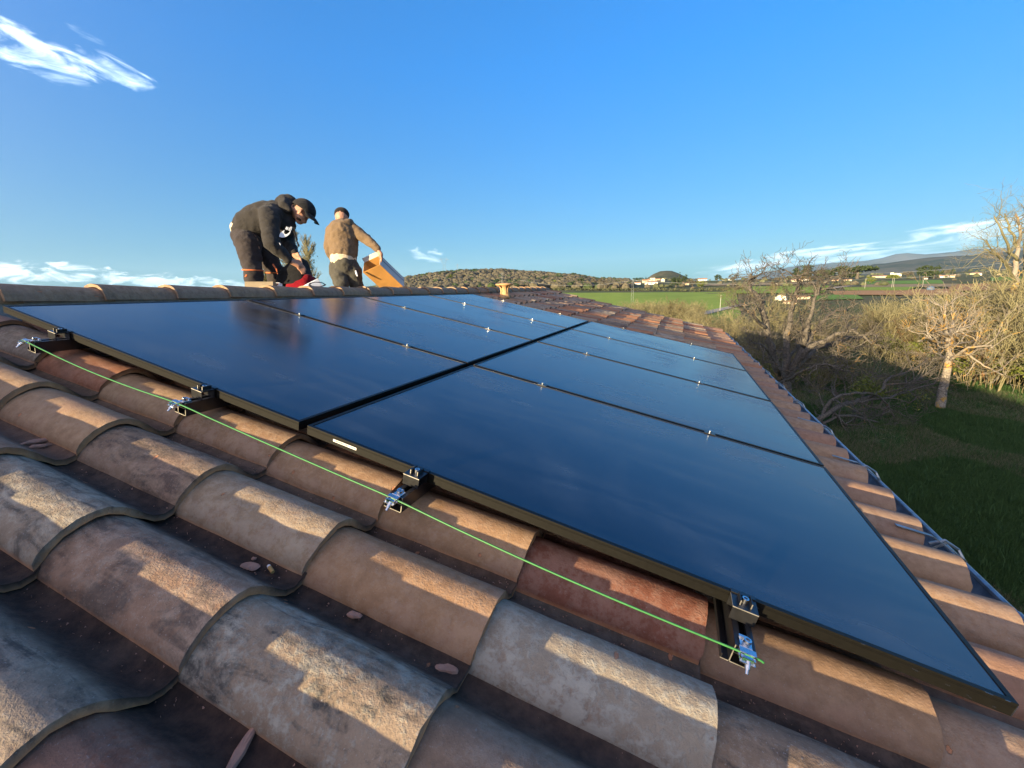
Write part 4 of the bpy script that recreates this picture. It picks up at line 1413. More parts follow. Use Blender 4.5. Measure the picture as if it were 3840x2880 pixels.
def lawn_grass():
    rnd = random.Random(8)
    ms = [tuft(1, 46, .07, [M['grass1']]), tuft(2, 46, .09, [M['grass1'], M['grass1'], M['grass2']]), tuft(3, 30, .05, [M['grass2'], M['grass1']]), tuft(4, 34, .17, [M['grass1']])]
    sp = []
    while len(sp) < 26000:
        x = rnd.uniform(2850, 4100)
        d = 5 + 27 * rnd.random() ** 1.1
        p = ath(x, 1500, d)
        if p.x < 4.3: continue
        nz = noise.noise(Vector((p.x * .35, p.y * .15, 2)))
        k = 2 if nz > .30 else (1 if nz > .10 else 0)
        if rnd.random() < .03: k = 3
        if nz > .3 and rnd.random() < .6: continue
        sp.append((Vector((p.x, p.y, tz(p.x, p.y))), k, rnd.uniform(0, 6.28), rnd.uniform(.7, 1.3) * (1 + d / 40)))
    scatter('lawn_grass', ms, sp, 'short rough grass of the lawn in the shadow of the house', 'grass')
lawn_grass()
# medium bare trees between the thicket and the fields: each one its own
def small_tree(name, x, y, h, label, seed, mat='twig', d=None, spread=(.4, .9), group=None, r=.09):
    b = place(x, y, d)
    rnd = random.Random(seed)
    o = tag(empty(name, b), label, 'tree', group)
    t = MB()
    trunk_h = h * .3
    t.tube([b - Vector((0, 0, .3)), b + Vector((0, 0, trunk_h * .5)), b + Vector((rnd.uniform(-.1, .1), 0, trunk_h))], [r, r * .85, r * .75], 7)
    t.build('trunk', M['bark'], o, True)
    cr = MB()
    for k in range(5):
        a = k * 1.256 + rnd.uniform(-.4, .4)
        grow(cr, b + Vector((0, 0, trunk_h * rnd.uniform(.75, 1))), (math.cos(a) * .55, math.sin(a) * .55, 1), h * .42 * rnd.uniform(.8, 1.1), r * .55, 0, rnd, .17, .07, 5, .58, 0, 4, spread, .4, .010, 3 if h < 9 else 3)
    cr.build('crown', M[mat], o, True)
small_tree('bare_tree', 2530, 1200, 4.2, 'small crooked bare tree just past the far roof corner, left of the big tree', 41, 'twig', 46)
small_tree('bare_tree', 2640, 1200, 3.8, 'low twisted bare tree behind the far end of the gutter', 42, 'twig', 34)
small_tree('bare_tree', 2330, 1160, 3.2, 'pale bushy bare tree poking up behind the roof, left of the lattice mast', 43, 'twig2', 60)
small_tree('birch_tree', 2880, 1400, 5.5, 'slim white-barked tree seen between the limbs of the big bare tree', 44, 'twig2', 27)
small_tree('bare_tree', 2750, 1150, 7, 'tall feathery bare tree beside the gravel track', 45, 'twig', 95)
small_tree('bare_tree', 2895, 1110, 6, 'round brown bare tree left of the farmhouse with the tiled roofs', 46, 'twig3', 150)
small_tree('bare_tree', 3320, 1230, 4.5, 'pale forked sapling in the middle of the thicket', 47, 'twig2', 42)
small_tree('bare_tree', 3640, 1200, 5.2, 'dense bare tree in the thicket between the lichen tree and the right edge', 48, 'twig', 40)
# poplars beyond the ridge
def poplar(x, ytop, d, wpx, seed, label):
    rnd = random.Random(seed)
    b = place(x, 1100, d)
    top = ath(x, ytop, d)
    H = top.z - b.z
    wd = wpx / FPX * d * .5
    o = tag(empty('poplar_tree', b), label, 'tree', 'bare poplars behind the kneeling worker')
    t = MB()
    t.tube([b, b + Vector((0, 0, H * .5)), b + Vector((0, 0, H * .97))], [.3, .18, .03], 7)
    t.build('trunk', M['twig2'], o)
    c_ = MB()
    for k in range(90):
        z = rnd.uniform(.08, .9)
        a = rnd.uniform(0, 6.28)
        rr = wd * (1 - abs(z - .4) * 1.1)
        L = H * .16 * (1.2 - z * .6)
        grow(c_, b + Vector((0, 0, H * z)), (math.cos(a) * rr / L * .7, math.sin(a) * rr / L * .7, 1), L, .045, 0, rnd, .12, .10, 5, .55, 0, 4, (.2, .5), .4, .016, 2)
    for k in range(26):
        z = rnd.uniform(.2, .9); a = rnd.uniform(0, 6.28)
        leaves(c_, b + Vector((math.cos(a) * wd * .5, math.sin(a) * wd * .5, H * z)), wd * .35, H * .05, 16, .09, rnd, 1, 0)
    c_.build('crown', [M['twig2'], M['leaf_grey2']], o)
poplar(1103, 838, 66, 70, 1, 'bare poplar partly hidden by the bending worker, left of two')
poplar(1168, 900, 60, 84, 2, 'bare poplar with yellowish twigs in the gap right of the worker holding the bag')
poplar(1006, 985, 72, 60, 3, 'short bare poplar seen between the legs of the bending worker')

def lump(mb, c, r, h, rnd, mi=0):
    K, Q = 8, 4
    ph = rnd.uniform(0, 9)
    vs_ = [Vector(c) + Vector((0, 0, h * rnd.uniform(.95, 1.1)))]
    for q in range(1, Q + 1):
        t = math.pi * .62 * q / Q
        for s_ in range(K):
            a = 2 * math.pi * s_ / K + ph
            rr = r * math.sin(t) * rnd.uniform(.72, 1.18)
            vs_.append(Vector(c) + Vector((math.cos(a) * rr, math.sin(a) * rr, h * math.cos(t) * rnd.uniform(.8, 1.15))))
    fs_ = [(0, 1 + s_, 1 + (s_ + 1) % K) for s_ in range(K)]
    for q in range(Q - 1):
        for s_ in range(K):
            a, b = 1 + q * K + s_, 1 + q * K + (s_ + 1) % K
            fs_.append((a, a + K, b + K, b))
    mb.add(vs_, fs_, mi)
# ---- woods on the hill: one mass, hundreds of crowns
def woods():
    rnd = random.Random(77)
    bare, ever = MB(), MB()
    for _ in range(3600):
        x = rnd.uniform(1420, 2360)
        dmax = 720 if x < 2150 else 560
        d = rnd.uniform(300, dmax)
        p = ath(x, 1060, d)
        b = Vector((p.x, p.y, tz(p.x, p.y)))
        xx, yy = topx(b)
        h = rnd.uniform(3.2, 6.5) * (.75 + d / 1800)
        e = noise.noise(Vector((p.x, p.y, 3)) * .012)
        mb, n = (ever, 34) if rnd.random() < (.05 + max(0, e) * .8) else (bare, 30)
        lump(mb, b + Vector((0, 0, h * .4)), h * .62, h * .55, rnd)
        leaves(mb, b + Vector((0, 0, h * .5)), h * .72, h * .62, 12, h * .06, rnd, 0, .9)
    tag(bare.build('woodland', M['leaf_grey']), 'leafless brown woodland covering the low hill behind the ridge', 'woodland', kind='stuff')
    tag(ever.build('woodland', M['leaf_dark']), 'scattered dark evergreens among the bare woodland on the hill', 'woodland', kind='stuff')
    b2 = MB()
    for _ in range(520):                         # hedges and orchards between the fields and the town
        x = rnd.uniform(2100, 3900)
        d = rnd.uniform(330, 1000) if x < 2800 else rnd.uniform(300, 1450)
        p = ath(x, 1060, d)
        b = Vector((p.x, p.y, tz(p.x, p.y)))
        if noise.noise(Vector((p.x, p.y, 1)) * .01) < -.05: continue
        h = rnd.uniform(1.6, 3.6) * (1 + d / 1500)
        mi_ = rnd.choice((0, 0, 1))
        lump(b2, b + Vector((0, 0, h * .35)), h * .6, h * .5, rnd, mi_)
        leaves(b2, b + Vector((0, 0, h * .5)), h * .6, h * .45, 12, h * .07, rnd, mi_, .5)
    tag(b2.build('hedges', [M['leaf_grey2'], M['leaf_grey']]), 'far hedges and orchards between the fields and the houses', 'hedge', kind='stuff')
    b3 = MB()
    for k in range(150):                         # dark hedge along the top edge of the green field
        x = 2080 + k * 4.7
        p = ath(x, 1092, rnd.uniform(288, 300))
        leaves(b3, Vector((p.x, p.y, tz(p.x, p.y) + .8)), 2.4, 1.2, 22, .45, rnd, 0, .3)
    tag(b3.build('field_hedge', M['leaf_grey2']), 'dark hedge along the far edge of the bright green field', 'hedge', kind='stuff')
woods()
def crown_tree(x, y, hpx, wpx, kind, label, d=None, seed=0, group=None):
    b = place(x, y, d)
    D = math.hypot(b.x - CAM.x, b.y - CAM.y)
    k = D / FPX / 1.0
    h, w = hpx * k * .95, wpx * k * .95 * .5
    rnd = random.Random(seed + int(x))
    o = tag(empty({'cypress': 'cypress_tree', 'umbrella': 'pine_tree', 'pine': 'pine_tree', 'round': 'bare_tree', 'green': 'evergreen_tree'}[kind], b), label, 'tree', group)
    t = MB(); t.tube([b - Vector((0, 0, .5)), b + Vector((0, 0, h * .5)), b + Vector((0, 0, h * .8))], [w * .10 + .12, w * .07 + .08, .06], 6)
    t.build('trunk', M['bark'], o)
    c_ = MB()
    s = max(w * .10, .25)
    if kind == 'cypress':
        for q in range(9): clumps(c_, b + Vector((0, 0, h * (.12 + .1 * q))), w * (1.0 - .08 * q), h * .10, 5, 16, s * 1.3, rnd)
        m_ = 'leaf_dark'
    elif kind == 'umbrella':
        clumps(c_, b + Vector((0, 0, h * .78)), w, h * .20, 34, 22, s, rnd); m_ = 'leaf_dark'
    elif kind == 'round':
        clumps(c_, b + Vector((0, 0, h * .58)), w, h * .42, 40, 18, s * .8, rnd); m_ = 'leaf_grey'
    elif kind == 'green':
        clumps(c_, b + Vector((0, 0, h * .52)), w, h * .46, 46, 22, s, rnd); m_ = 'leaf'
    else:
        clumps(c_, b + Vector((0, 0, h * .55)), w, h * .44, 46, 22, s, rnd); m_ = 'leaf_dark'
    c_.build('crown', M[m_], o)
for a in [
    (1782, 1018, 14, 12, 'umbrella', 'lone dark tree standing up on the shoulder of the wooded hill', 640),
    (1546, 1055, 14, 10, 'pine', 'small dark pine at the left foot of the hill', 560),
    (1526, 1062, 10, 8, 'pine', 'tiniest dark pine at the far left end of the hill', 560),
    (1690, 1056, 30, 22, 'green', 'light green bush halfway up the left side of the hill', 480),
    (2078, 1068, 30, 26, 'green', 'leafy green tree left of the umbrella pines below the hill', 360),
    (2150, 1066, 26, 42, 'umbrella', 'wide bright umbrella pine below the hill', 340),
    (2176, 1062, 30, 34, 'umbrella', 'second umbrella pine, standing just right of the wide one', 380),
    (2240, 1078, 40, 66, 'round', 'large round leafless tree in front of the hill', 330),
    (2196, 1066, 24, 24, 'pine', 'dark pine between the umbrella pines and the round bare tree', 400),
    (2308, 1068, 26, 14, 'cypress', 'slender cypress to the left of the hill town', 420),
    (2384, 1052, 20, 24, 'umbrella', 'dark umbrella pine at the left end of the hill town', 520),
    (2404, 1052, 18, 18, 'umbrella', 'smaller umbrella pine beside the left end of the hill town', 540),
    (2422, 1048, 16, 8, 'cypress', 'thin cypress between the umbrella pines and the white houses', 560),
    (2548, 1056, 46, 16, 'cypress', 'tallest dark cypress right of the cone-shaped hill', 430),
    (2566, 1058, 40, 26, 'pine', 'dark broad cedar beside the tallest cypress', 430),
    (2536, 1064, 34, 44, 'pine', 'olive-dark cedar spreading at the foot of the tallest cypress', 400),
    (2596, 1062, 28, 40, 'round', 'round brown bare tree right of the dark cedars', 420),
    (2628, 1070, 24, 30, 'green', 'rounded green tree under the right end of the hill town', 400),
    (2690, 1045, 20, 24, 'pine', 'dark pine clump left of the row of small white houses', 650),
    (2752, 1042, 22, 34, 'round', 'pale leafless tree on the skyline behind the small white houses', 700),
    (3010, 1046, 42, 60, 'pine', 'dark rounded pine on the skyline behind the big bare tree', 620),
    (3150, 1046, 36, 90, 'pine', 'left part of the dark pine grove near the blue mountains', 640),
    (3215, 1040, 36, 90, 'umbrella', 'flat-topped pine at the right end of the dark grove', 640),
    (3080, 1048, 30, 60, 'pine', 'low pine between the rounded pine and the dark grove', 650),
    (3262, 1062, 20, 26, 'green', 'yellow-green bush beside the white posts in the fields', 420),
    (3346, 1052, 14, 36, 'green', 'flat yellowish tree in front of the white warehouse', 600),
    (3402, 1030, 14, 28, 'round', 'reddish brown bare tree right of the white warehouse', 900),
    (3464, 1048, 36, 40, 'pine', 'dark fir left in the clump before the right-hand houses', 560),
    (3500, 1048, 34, 34, 'pine', 'dark fir in the middle of the clump before the right-hand houses', 560),
    (3572, 1026, 20, 12, 'cypress', 'pointed dark fir on the skyline above the right-hand houses', 900),
    (3552, 1026, 16, 16, 'round', 'small brown tree left of the pointed fir', 900),
    (1270, 1078, 18, 26, 'green', 'green treetop showing above the ridge left of the worker with the box', 240),
    (1215, 1075, 14, 16, 'pine', 'small dark treetop above the ridge beside the white sheet', 260),
    (1420, 1078, 12, 30, 'pine', 'dark treetops showing above the ridge right behind the cardboard box', 300),
]:
    crown_tree(*a[:6], d=a[6] if len(a) > 6 else None)

# ================================================================ far houses
WALLS = {'white': simple('white_plaster', (.78, .74, .64), .85, 0, .05, .6), 'cream': simple('cream_plaster', (.66, .55, .38), .85, 0, .06, .6), 'ochre': simple('ochre_plaster', (.58, .42, .26), .85, 0, .06, .6)}
M['rooftile'] = simple('red_roof', (.36, .20, .12), .9, 0, .2, 1.2)
M['window'] = simple('window_dark', (.03, .035, .04), .25, 0, .1, 2)
def far_house(x, y, wpx, hpx, wall, label, d=None, roof='gable', turn=0.0, ratio=.7, group='far houses', cat='house'):
    b = place(x, y, d)
    D = math.hypot(b.x - CAM.x, b.y - CAM.y)
    off = math.cos(math.atan((x - 1920) / FPX))
    w, h = wpx / FPX * D * off, hpx / FPX * D * off
    dp = w * ratio
    a = math.atan2(b.x - CAM.x, b.y - CAM.y)
    fx = Vector((math.cos(a), -math.sin(a), 0))       # across the view
    fy = Vector((math.sin(a), math.cos(a), 0))        # away
    rot = Matrix.Rotation(turn, 3, 'Z')
    fx, fy = rot @ fx, rot @ fy
    up = Vector((0, 0, 1))
    o = tag(empty('house' if cat == 'house' else 'warehouse', b), label, cat, group)
    hw = h * (.64 if roof != 'flat' else 1)
    mb = MB()
    o0 = b - fx * w / 2 - up * 1.5
    mb.box(o0, fx * w, fy * dp, up * (hw + 1.5))
    if roof == 'gable':
        mb.add([b - fx * w / 2 + up * hw, b + fx * w / 2 + up * hw, b - fx * w / 2 + fy * dp + up * hw, b + fx * w / 2 + fy * dp + up * hw, b - fx * w / 2 + fy * dp / 2 + up * h * .97, b + fx * w / 2 + fy * dp / 2 + up * h * .97], [(0, 4, 2), (1, 3, 5)])
    mb.build('wall', WALLS[wall], o)
    rf = MB()
    e = w * .04
    if roof == 'flat':
        rf.box(b - fx * (w / 2 + e * .3) - fy * e * .3 + up * hw, fx * (w + e * .6), fy * (dp + e * .6), up * h * .05)
    else:
        hip = w * .28 if roof == 'hip' else 0
        A = [b - fx * (w / 2 + e) - fy * e + up * (hw - .05), b + fx * (w / 2 + e) - fy * e + up * (hw - .05), b + fx * (w / 2 + e) + fy * (dp + e) + up * (hw - .05), b - fx * (w / 2 + e) + fy * (dp + e) + up * (hw - .05)]
        r0_, r1_ = b - fx * (w / 2 + e - hip) + fy * dp / 2 + up * h, b + fx * (w / 2 + e - hip) + fy * dp / 2 + up * h
        t = up * h * .04
        vs = A + [r0_, r1_] + [q + t for q in A] + [r0_ + t, r1_ + t]
        fs = [(0, 4, 5, 1), (2, 5, 4, 3), (6, 7, 11, 10), (8, 9, 10, 11), (0, 1, 7, 6), (2, 3, 9, 8), (1, 5, 11, 7), (5, 2, 8, 11), (3, 4, 10, 9), (4, 0, 6, 10)]
        rf.add(vs, fs)
    rf.build('roof', M['rooftile'] if roof != 'flat' else WALLS['white'], o)
    nwin = max(1, min(5, int(w / 3.4)))
    for k in range(nwin):
        wx = -w / 2 + w * (k + .5) / nwin
        wb = MB()
        ww, wh = min(1.1, w * .10), min(1.3, hw * .42)
        wb.box(b + fx * (wx - ww / 2) - fy * .03 + up * hw * .32, fx * ww, fy * .05, up * wh)
        wb.build('window', M['window'], o)
H = [
    (2444, 1067, 42, 13, 'white', 'long two-storey white house, the largest building of the hill town', None, 'hip', .15),
    (2421, 1056, 18, 12, 'cream', 'cream house directly above the left end of the largest white house', 520, 'gable', .3),
    (2447, 1047, 18, 11, 'cream', 'square pale house at the top of the hill town, under the cone-shaped hill', 560, 'flat', 0),
    (2434, 1051, 12, 10, 'white', 'narrow white house wedged beside the square pale one', 545, 'gable', .2),
    (2467, 1045, 16, 8, 'ochre', 'low ochre house right of the square pale one in the hill town', 580, 'gable', -.2),
    (2494, 1048, 18, 13, 'cream', 'cream house showing its gable below the cone-shaped hill', 560, 'gable', 1.4),
    (2542, 1067, 40, 9, 'cream', 'long low cream bungalow under the dark cedars', None, 'gable', .1),
    (2570, 1055, 26, 8, 'ochre', 'ochre house just right of the dark cedars', 470, 'gable', -.1),
    (2392, 1062, 20, 9, 'white', 'small white house left of the largest white house', 480, 'gable', .2),
    (2340, 1051, 12, 6, 'ochre', 'leftmost tiled house on the skyline of the hill town', 600, 'gable', .1),
    (2353, 1052, 13, 7, 'cream', 'second tiled house from the left on the skyline', 590, 'gable', -.2),
    (2366, 1054, 12, 7, 'ochre', 'third tiled house from the left on the skyline', 570, 'gable', .4),
    (2352, 1060, 14, 6, 'cream', 'small cream house below the tiled skyline houses', 500, 'gable', .1),
    (2636, 1046, 28, 10, 'white', 'white house on the skyline at the right end of the hill town', 640, 'gable', .2),
    (2249, 1079, 17, 8, 'cream', 'left of two sunny cottages at the foot of the round bare tree', 320, 'gable', .5),
    (2272, 1078, 24, 7, 'ochre', 'right of two sunny cottages at the foot of the round bare tree', 325, 'gable', .1),
    (2186, 1076, 12, 7, 'cream', 'tiny cream cottage below the umbrella pines', 345, 'gable', .2),
    (2112, 1075, 15, 7, 'ochre', 'small ochre cottage left of the umbrella pines', 380, 'gable', -.3),
    (2052, 1058, 20, 7, 'cream', 'cream house at the foot of the wooded hill, just past the ridge end', 450, 'gable', .1),
    (2010, 1052, 18, 6, 'white', 'pale house among the trees on the wooded hillside', 480, 'gable', .3),
    (2716, 1045, 12, 6, 'white', 'left of three tiny white houses on the skyline', 760, 'gable', .2),
    (2737, 1044, 12, 6, 'white', 'middle of three tiny white houses on the skyline', 760, 'gable', -.2),
    (2750, 1044, 9, 6, 'white', 'right of three tiny white houses on the skyline', 770, 'gable', .6),
    (2988, 1058, 34, 9, 'cream', 'sunlit cream house seen through the top of the big bare tree', 500, 'gable', .1),
    (2912, 1062, 13, 4, 'white', 'small white building in the fields left of the big bare tree top', 430, 'flat', .1),
    (3028, 1044, 16, 8, 'white', 'white house before the rounded pine, right of the bare treetop', 560, 'gable', .5),
    (3132, 1055, 20, 6, 'ochre', 'ochre farm building below the dark pine grove', 520, 'gable', .1),
    (3178, 1054, 24, 7, 'cream', 'cream farm building right of the ochre one below the pine grove', 520, 'gable', -.1),
    (3301, 1034, 44, 8, 'cream', 'long cream barn left of the white warehouse', 760, 'gable', .05),
    (3524, 1032, 12, 9, 'cream', 'leftmost of the sunlit houses beside the dark firs', 760, 'gable', .4),
    (3538, 1040, 20, 10, 'white', 'white house right beside the dark firs', 700, 'gable', -.3),
    (3573, 1043, 12, 9, 'cream', 'small cream house right of the white one near the dark firs', 680, 'gable', .5),
    (3472, 1050, 9, 5, 'white', 'tiny white hut at the foot of the dark firs', 520, 'gable', .1),
    (3660, 1024, 30, 8, 'ochre', 'wide ochre house high on the right, in front of the mountains', 900, 'hip', .1),
    (3673, 1031, 12, 5, 'white', 'small white shed below the wide ochre house', 800, 'flat', .1),
    (3750, 1028, 15, 6, 'cream', 'cream house nearest the tall tree at the right edge', 850, 'gable', .2),
    (3590, 1029, 14, 5, 'white', 'pale roofline house between the firs and the wide ochre house', 880, 'gable', .1),
]
for h in H: far_house(*h[:6], d=h[6], roof=h[7], turn=h[8])
far_house(3361, 1026, 30, 10, 'white', 'white warehouse with a taller block on its left, near the mountains', 900, 'flat', .0, .5, 'far houses', 'warehouse')
far_house(3345, 1026, 9, 13, 'white', 'tall narrow white block joined to the left of the warehouse', 895, 'flat', .0, 1.0, 'far houses', 'warehouse')
# the farmhouse with two roofs behind the big bare tree
far_house(2950, 1126, 34, 21, 'white', 'white farmhouse gable lit by the sun, behind the big bare tree', None, 'gable', 1.45, 1.1, 'farmhouse wings')
far_house(3000, 1122, 60, 14, 'cream', 'long tiled wing right of the white farmhouse gable', None, 'hip', .1, .6, 'farmhouse wings')
far_house(2962, 1140, 40, 13, 'cream', 'low front annexe of the white farmhouse, tiled roof', None, 'gable', .2, .5, 'farmhouse wings')

# ================================================================ pylons, poles, power lines
M['pylon'] = simple('galvanised_lattice', (.24, .26, .28), .7, 0, .1, 4)
M['concrete'] = simple('concrete_pole', (.45, .43, .38), .85, 0, .1, 6)
def pylon(x, ytop, ybase, d, label, kind, th):
    b = place(x, ybase, d)
    top = ath(x, ytop, d)
    Ht = top.z - b.z
    a = math.atan2(b.x - CAM.x, b.y - CAM.y)
    fx = Vector((math.cos(a), -math.sin(a), 0)); fy = Vector((math.sin(a), math.cos(a), 0)); up = Vector((0, 0, 1))
    o = tag(empty('pylon', b), label, 'pylon', 'electricity pylons')
    mb = MB()
    def bar(p, q, r=th): mb.tube([p, q], [r, r], 4, False)
    if kind == 'cat':                            # waisted body, V window and a flat cross-beam
        lv = [(0, .13), (.18, .105), (.36, .08), (.52, .055), (.62, .045)]
        for (z0, w0), (z1, w1) in zip(lv, lv[1:]):
            for s1, s2 in ((-1, -1), (1, -1), (1, 1), (-1, 1)):
                P0 = b + fx * s1 * w0 * Ht + fy * s2 * w0 * Ht + up * z0 * Ht
                P1 = b + fx * s1 * w1 * Ht + fy * s2 * w1 * Ht + up * z1 * Ht
                bar(P0, P1)
                P2 = b - fx * s1 * w1 * Ht * (1 if s1 * s2 > 0 else 0) + fx * s1 * w1 * Ht * (0 if s1 * s2 > 0 else 1) + (fy * s2 * w1 * Ht if s1 * s2 > 0 else -fy * s2 * w1 * Ht) + up * z1 * Ht
                bar(P0, P2, th * .6)
        for s in (-1, 1):
            e = b + fx * s * .17 * Ht + up * .88 * Ht
            for f2 in (-.04, .04): bar(b + fx * s * .045 * Ht + fy * f2 * Ht + up * .62 * Ht, e + fy * f2 * Ht)
            bar(b + fx * s * .02 * Ht + up * .70 * Ht, e - fx * s * .05 * Ht)
            bar(e, b + fx * s * .13 * Ht + up * 1.0 * Ht)
            bar(b + fx * s * .27 * Ht + up * .87 * Ht, b + fx * s * .12 * Ht + up * .90 * Ht)
            bar(b + fx * s * .27 * Ht + up * .87 * Ht, b + fx * s * .12 * Ht + up * .85 * Ht)
        for z in (.92, .88): bar(b - fx * .16 * Ht + up * z * Ht, b + fx * .16 * Ht + up * z * Ht)
    elif kind == 'arms':
        for s1, s2 in ((-1, -1), (1, -1), (1, 1), (-1, 1)):
            bar(b + (fx * s1 + fy * s2) * .06 * Ht, b + (fx * s1 + fy * s2) * .012 * Ht + up * Ht)
        for q in range(8):
            z0, z1 = q / 8, (q + 1) / 8
            w0, w1 = .06 - .048 * z0, .06 - .048 * z1
            for s2 in (-1, 1):
                s1 = 1 if q % 2 else -1
                bar(b + (fx * s1 * w0 + fy * s2 * w0) * Ht + up * z0 * Ht, b + (-fx * s1 * w1 + fy * s2 * w1) * Ht + up * z1 * Ht, th * .6)
        for z, w in ((.72, .15), (.82, .18), (.92, .13)):
            bar(b - fx * w * Ht + up * z * Ht, b + fx * w * Ht + up * z * Ht)
    else:                                        # twin-legged lattice mast
        for s1, s2 in ((-1, -1), (1, -1), (1, 1), (-1, 1)):
            bar(b + (fx * s1 * .045 + fy * s2 * .03) * Ht, b + (fx * s1 * .02 + fy * s2 * .02) * Ht + up * Ht)
        for q in range(12):
            z0, z1 = q / 12, (q + 1) / 12
            w0, w1 = .045 - .025 * z0, .045 - .025 * z1
            s1 = 1 if q % 2 else -1
            for s2 in (-1, 1): bar(b + (fx * s1 * w0 + fy * s2 * .025) * Ht + up * z0 * Ht, b + (-fx * s1 * w1 + fy * s2 * .025) * Ht + up * z1 * Ht, th * .6)
        bar(b - fx * .10 * Ht + up * .97 * Ht, b + fx * .10 * Ht + up * .97 * Ht)
        bar(b - fx * .07 * Ht + up * .90 * Ht, b + fx * .07 * Ht + up * .90 * Ht)
    mb.build('lattice', M['pylon'], o)
    return b + up * Ht * .95, fx
p1_, f1_ = pylon(1668, 964, 1034, 690, 'tallest pylon, with a flat-topped head, on the skyline left of the hill', 'cat', .10)
p2_, f2_ = pylon(1717, 989, 1030, 760, 'thin pylon with three cross-arms just right of the tallest one', 'arms', .09)
p3_, f3_ = pylon(1884, 1020, 1078, 300, 'slim lattice pylon standing in front of the wooded hill', 'arms', .045)
p4_, f4_ = pylon(2370, 1046, 1156, 118, 'twin-legged lattice mast standing in the bright green field', 'mast', .022)
def pole(x, ytop, ybase, d, label):
    b = place(x, ybase, d)
    top = ath(x, ytop, d)
    mb = MB()
    mb.tube([b - Vector((0, 0, .5)), Vector((b.x, b.y, top.z))], [.055, .045], 8)
    o = tag(mb.build('utility_pole', M['concrete']), label, 'pole', 'poles in the fields')
    return Vector((b.x, b.y, top.z))
q1 = pole(2701, 1106, 1146, 105, 'white concrete pole at the right end of the bright green field')
q2 = pole(3244, 1042, 1072, 250, 'leftmost white post behind the yellow-green bush')
q3 = pole(3345, 1043, 1068, 270, 'left of a pair of posts in the green strip')
q4 = pole(3351, 1043, 1068, 272, 'right of a pair of posts in the green strip')
q5 = pole(3461, 1046, 1067, 290, 'post below the dark firs in the fields')
q6 = pole(3722, 1040, 1054, 330, 'post beside the small green field near the right edge')
def wire(name, a, b, sag, r, label):
    mb = MB()
    pts_ = [a.lerp(b, t / 20) - Vector((0, 0, sag * 4 * (t / 20) * (1 - t / 20))) for t in range(21)]
    mb.tube(pts_, [r] * 21, 4, False)
    tag(mb.build(name, M['pylon']), label, 'power line', 'power lines')
wire('power_line', p4_ - f4_ * .8, ath(1950, 1050, 130), 1.5, .022, 'power line running left from the twin-legged mast')
wire('power_line', p4_ + f4_ * .8, ath(3180, 1024, 150), 1.6, .024, 'upper power line running right from the twin-legged mast')
wire('power_line', ath(3180, 1024, 150), ath(4100, 930, 170), 1.6, .026, 'upper power line crossing in front of the right-hand mountains')
wire('power_line', p4_, ath(3240, 1046, 150), 1.2, .022, 'lower power line running right from the twin-legged mast')
wire('power_line', ath(3240, 1046, 150), ath(4100, 960, 170), 1.2, .024, 'lower power line crossing in front of the right-hand mountains')
# a blue-sheeted stack standing in the ploughed field
b = place(3489, 1086, 200)
o = tag(empty('hay_stack', b), 'small pale blue sheeted stack at the edge of the orange field', 'hay stack')
mb = MB(); K = 14
for (r, z) in ((0, 0),): pass
mb.tube([b, b + Vector((0, 0, .8)), b + Vector((0, 0, 1.3)), b + Vector((0, 0, 1.6))], [1.0, 1.05, .8, .2], 14)
mb.build('cover', simple('blue_sheet', (.08, .13, .20), .8, 0, .2, 1.5, .3), o)

# ================================================================ the air between here and the mountains
def haze():
    h = 24500
    mb = MB()
    mb.box((-h, -h, -260), (2 * h, 0, 0), (0, 2 * h, 0), (0, 0, 260 + HAZE_TOP))
    m = bpy.data.materials.new('haze_air')
    m.use_nodes = True
    m.node_tree.nodes.clear()
    g = G(m.node_tree)
    out = g.n('ShaderNodeOutputMaterial')
    v = g.n('ShaderNodeVolumePrincipled', {'Color': (.42, .70, 1.0), 'Density': HAZE_DENSITY, 'Anisotropy': 0.0})
    m.node_tree.links.new(v.outputs[0], out.inputs['Volume'])
    tag(mb.build('haze', m), 'thin blue air that fades the far mountains', 'haze', kind='stuff')
if HAZE_DENSITY: haze()
# ================================================================ the two workers beyond the ridge
def cloth(name, a, b_, sc=60, bs=1.0):
    m, g, b = newmat(name)
    tc = g.n('ShaderNodeTexCoord').outputs['Object']
    n1 = g.noise(tc, sc * 4, 3, .6)
    n2 = g.noise(g.n('ShaderNodeMapping', {'Vector': tc, 'Scale': (1, 1, 2.2)}).outputs[0], 7, 4, .6, .8)
    setin(g, b, 'Base Color', g.mix(g.m('ADD', g.m('MULTIPLY', n1, .4), g.m('MULTIPLY', n2, .6)), a, b_))
    b.inputs['Roughness'].default_value = .95
    b.inputs['Specular IOR Level'].default_value = .15
    b.inputs['Sheen Weight'].default_value = .08
    bump(g, b, g.m('ADD', g.m('MULTIPLY', n1, .1), n2), bs, .02)
    return m
M['hoodie_dark'] = cloth('charcoal_fleece', (.024, .022, .022), (.050, .046, .043))
M['hoodie_brown'] = cloth('brown_fleece', (.125, .085, .052), (.21, .145, .088))
M['trousers_dark'] = cloth('dark_work_cotton', (.028, .024, .026), (.060, .050, .048))
M['trousers_grey'] = cloth('grey_work_cotton', (.050, .048, .042), (.095, .088, .072))
M['shirt'] = cloth('beige_jersey', (.55, .44, .30), (.70, .58, .42))
M['orange_trim'] = cloth('orange_piping', (.55, .14, .05), (.70, .20, .07))
M['cap'] = cloth('black_cap', (.012, .012, .013), (.026, .026, .028))
M['hair'] = cloth('short_dark_hair', (.010, .008, .007), (.030, .024, .020), 90, .6)
M['white_print'] = simple('white_print', (.70, .72, .76), .6, 0, .04, 80)
M['beard'] = cloth('brown_stubble', (.05, .028, .018), (.10, .055, .035), 90, .6)
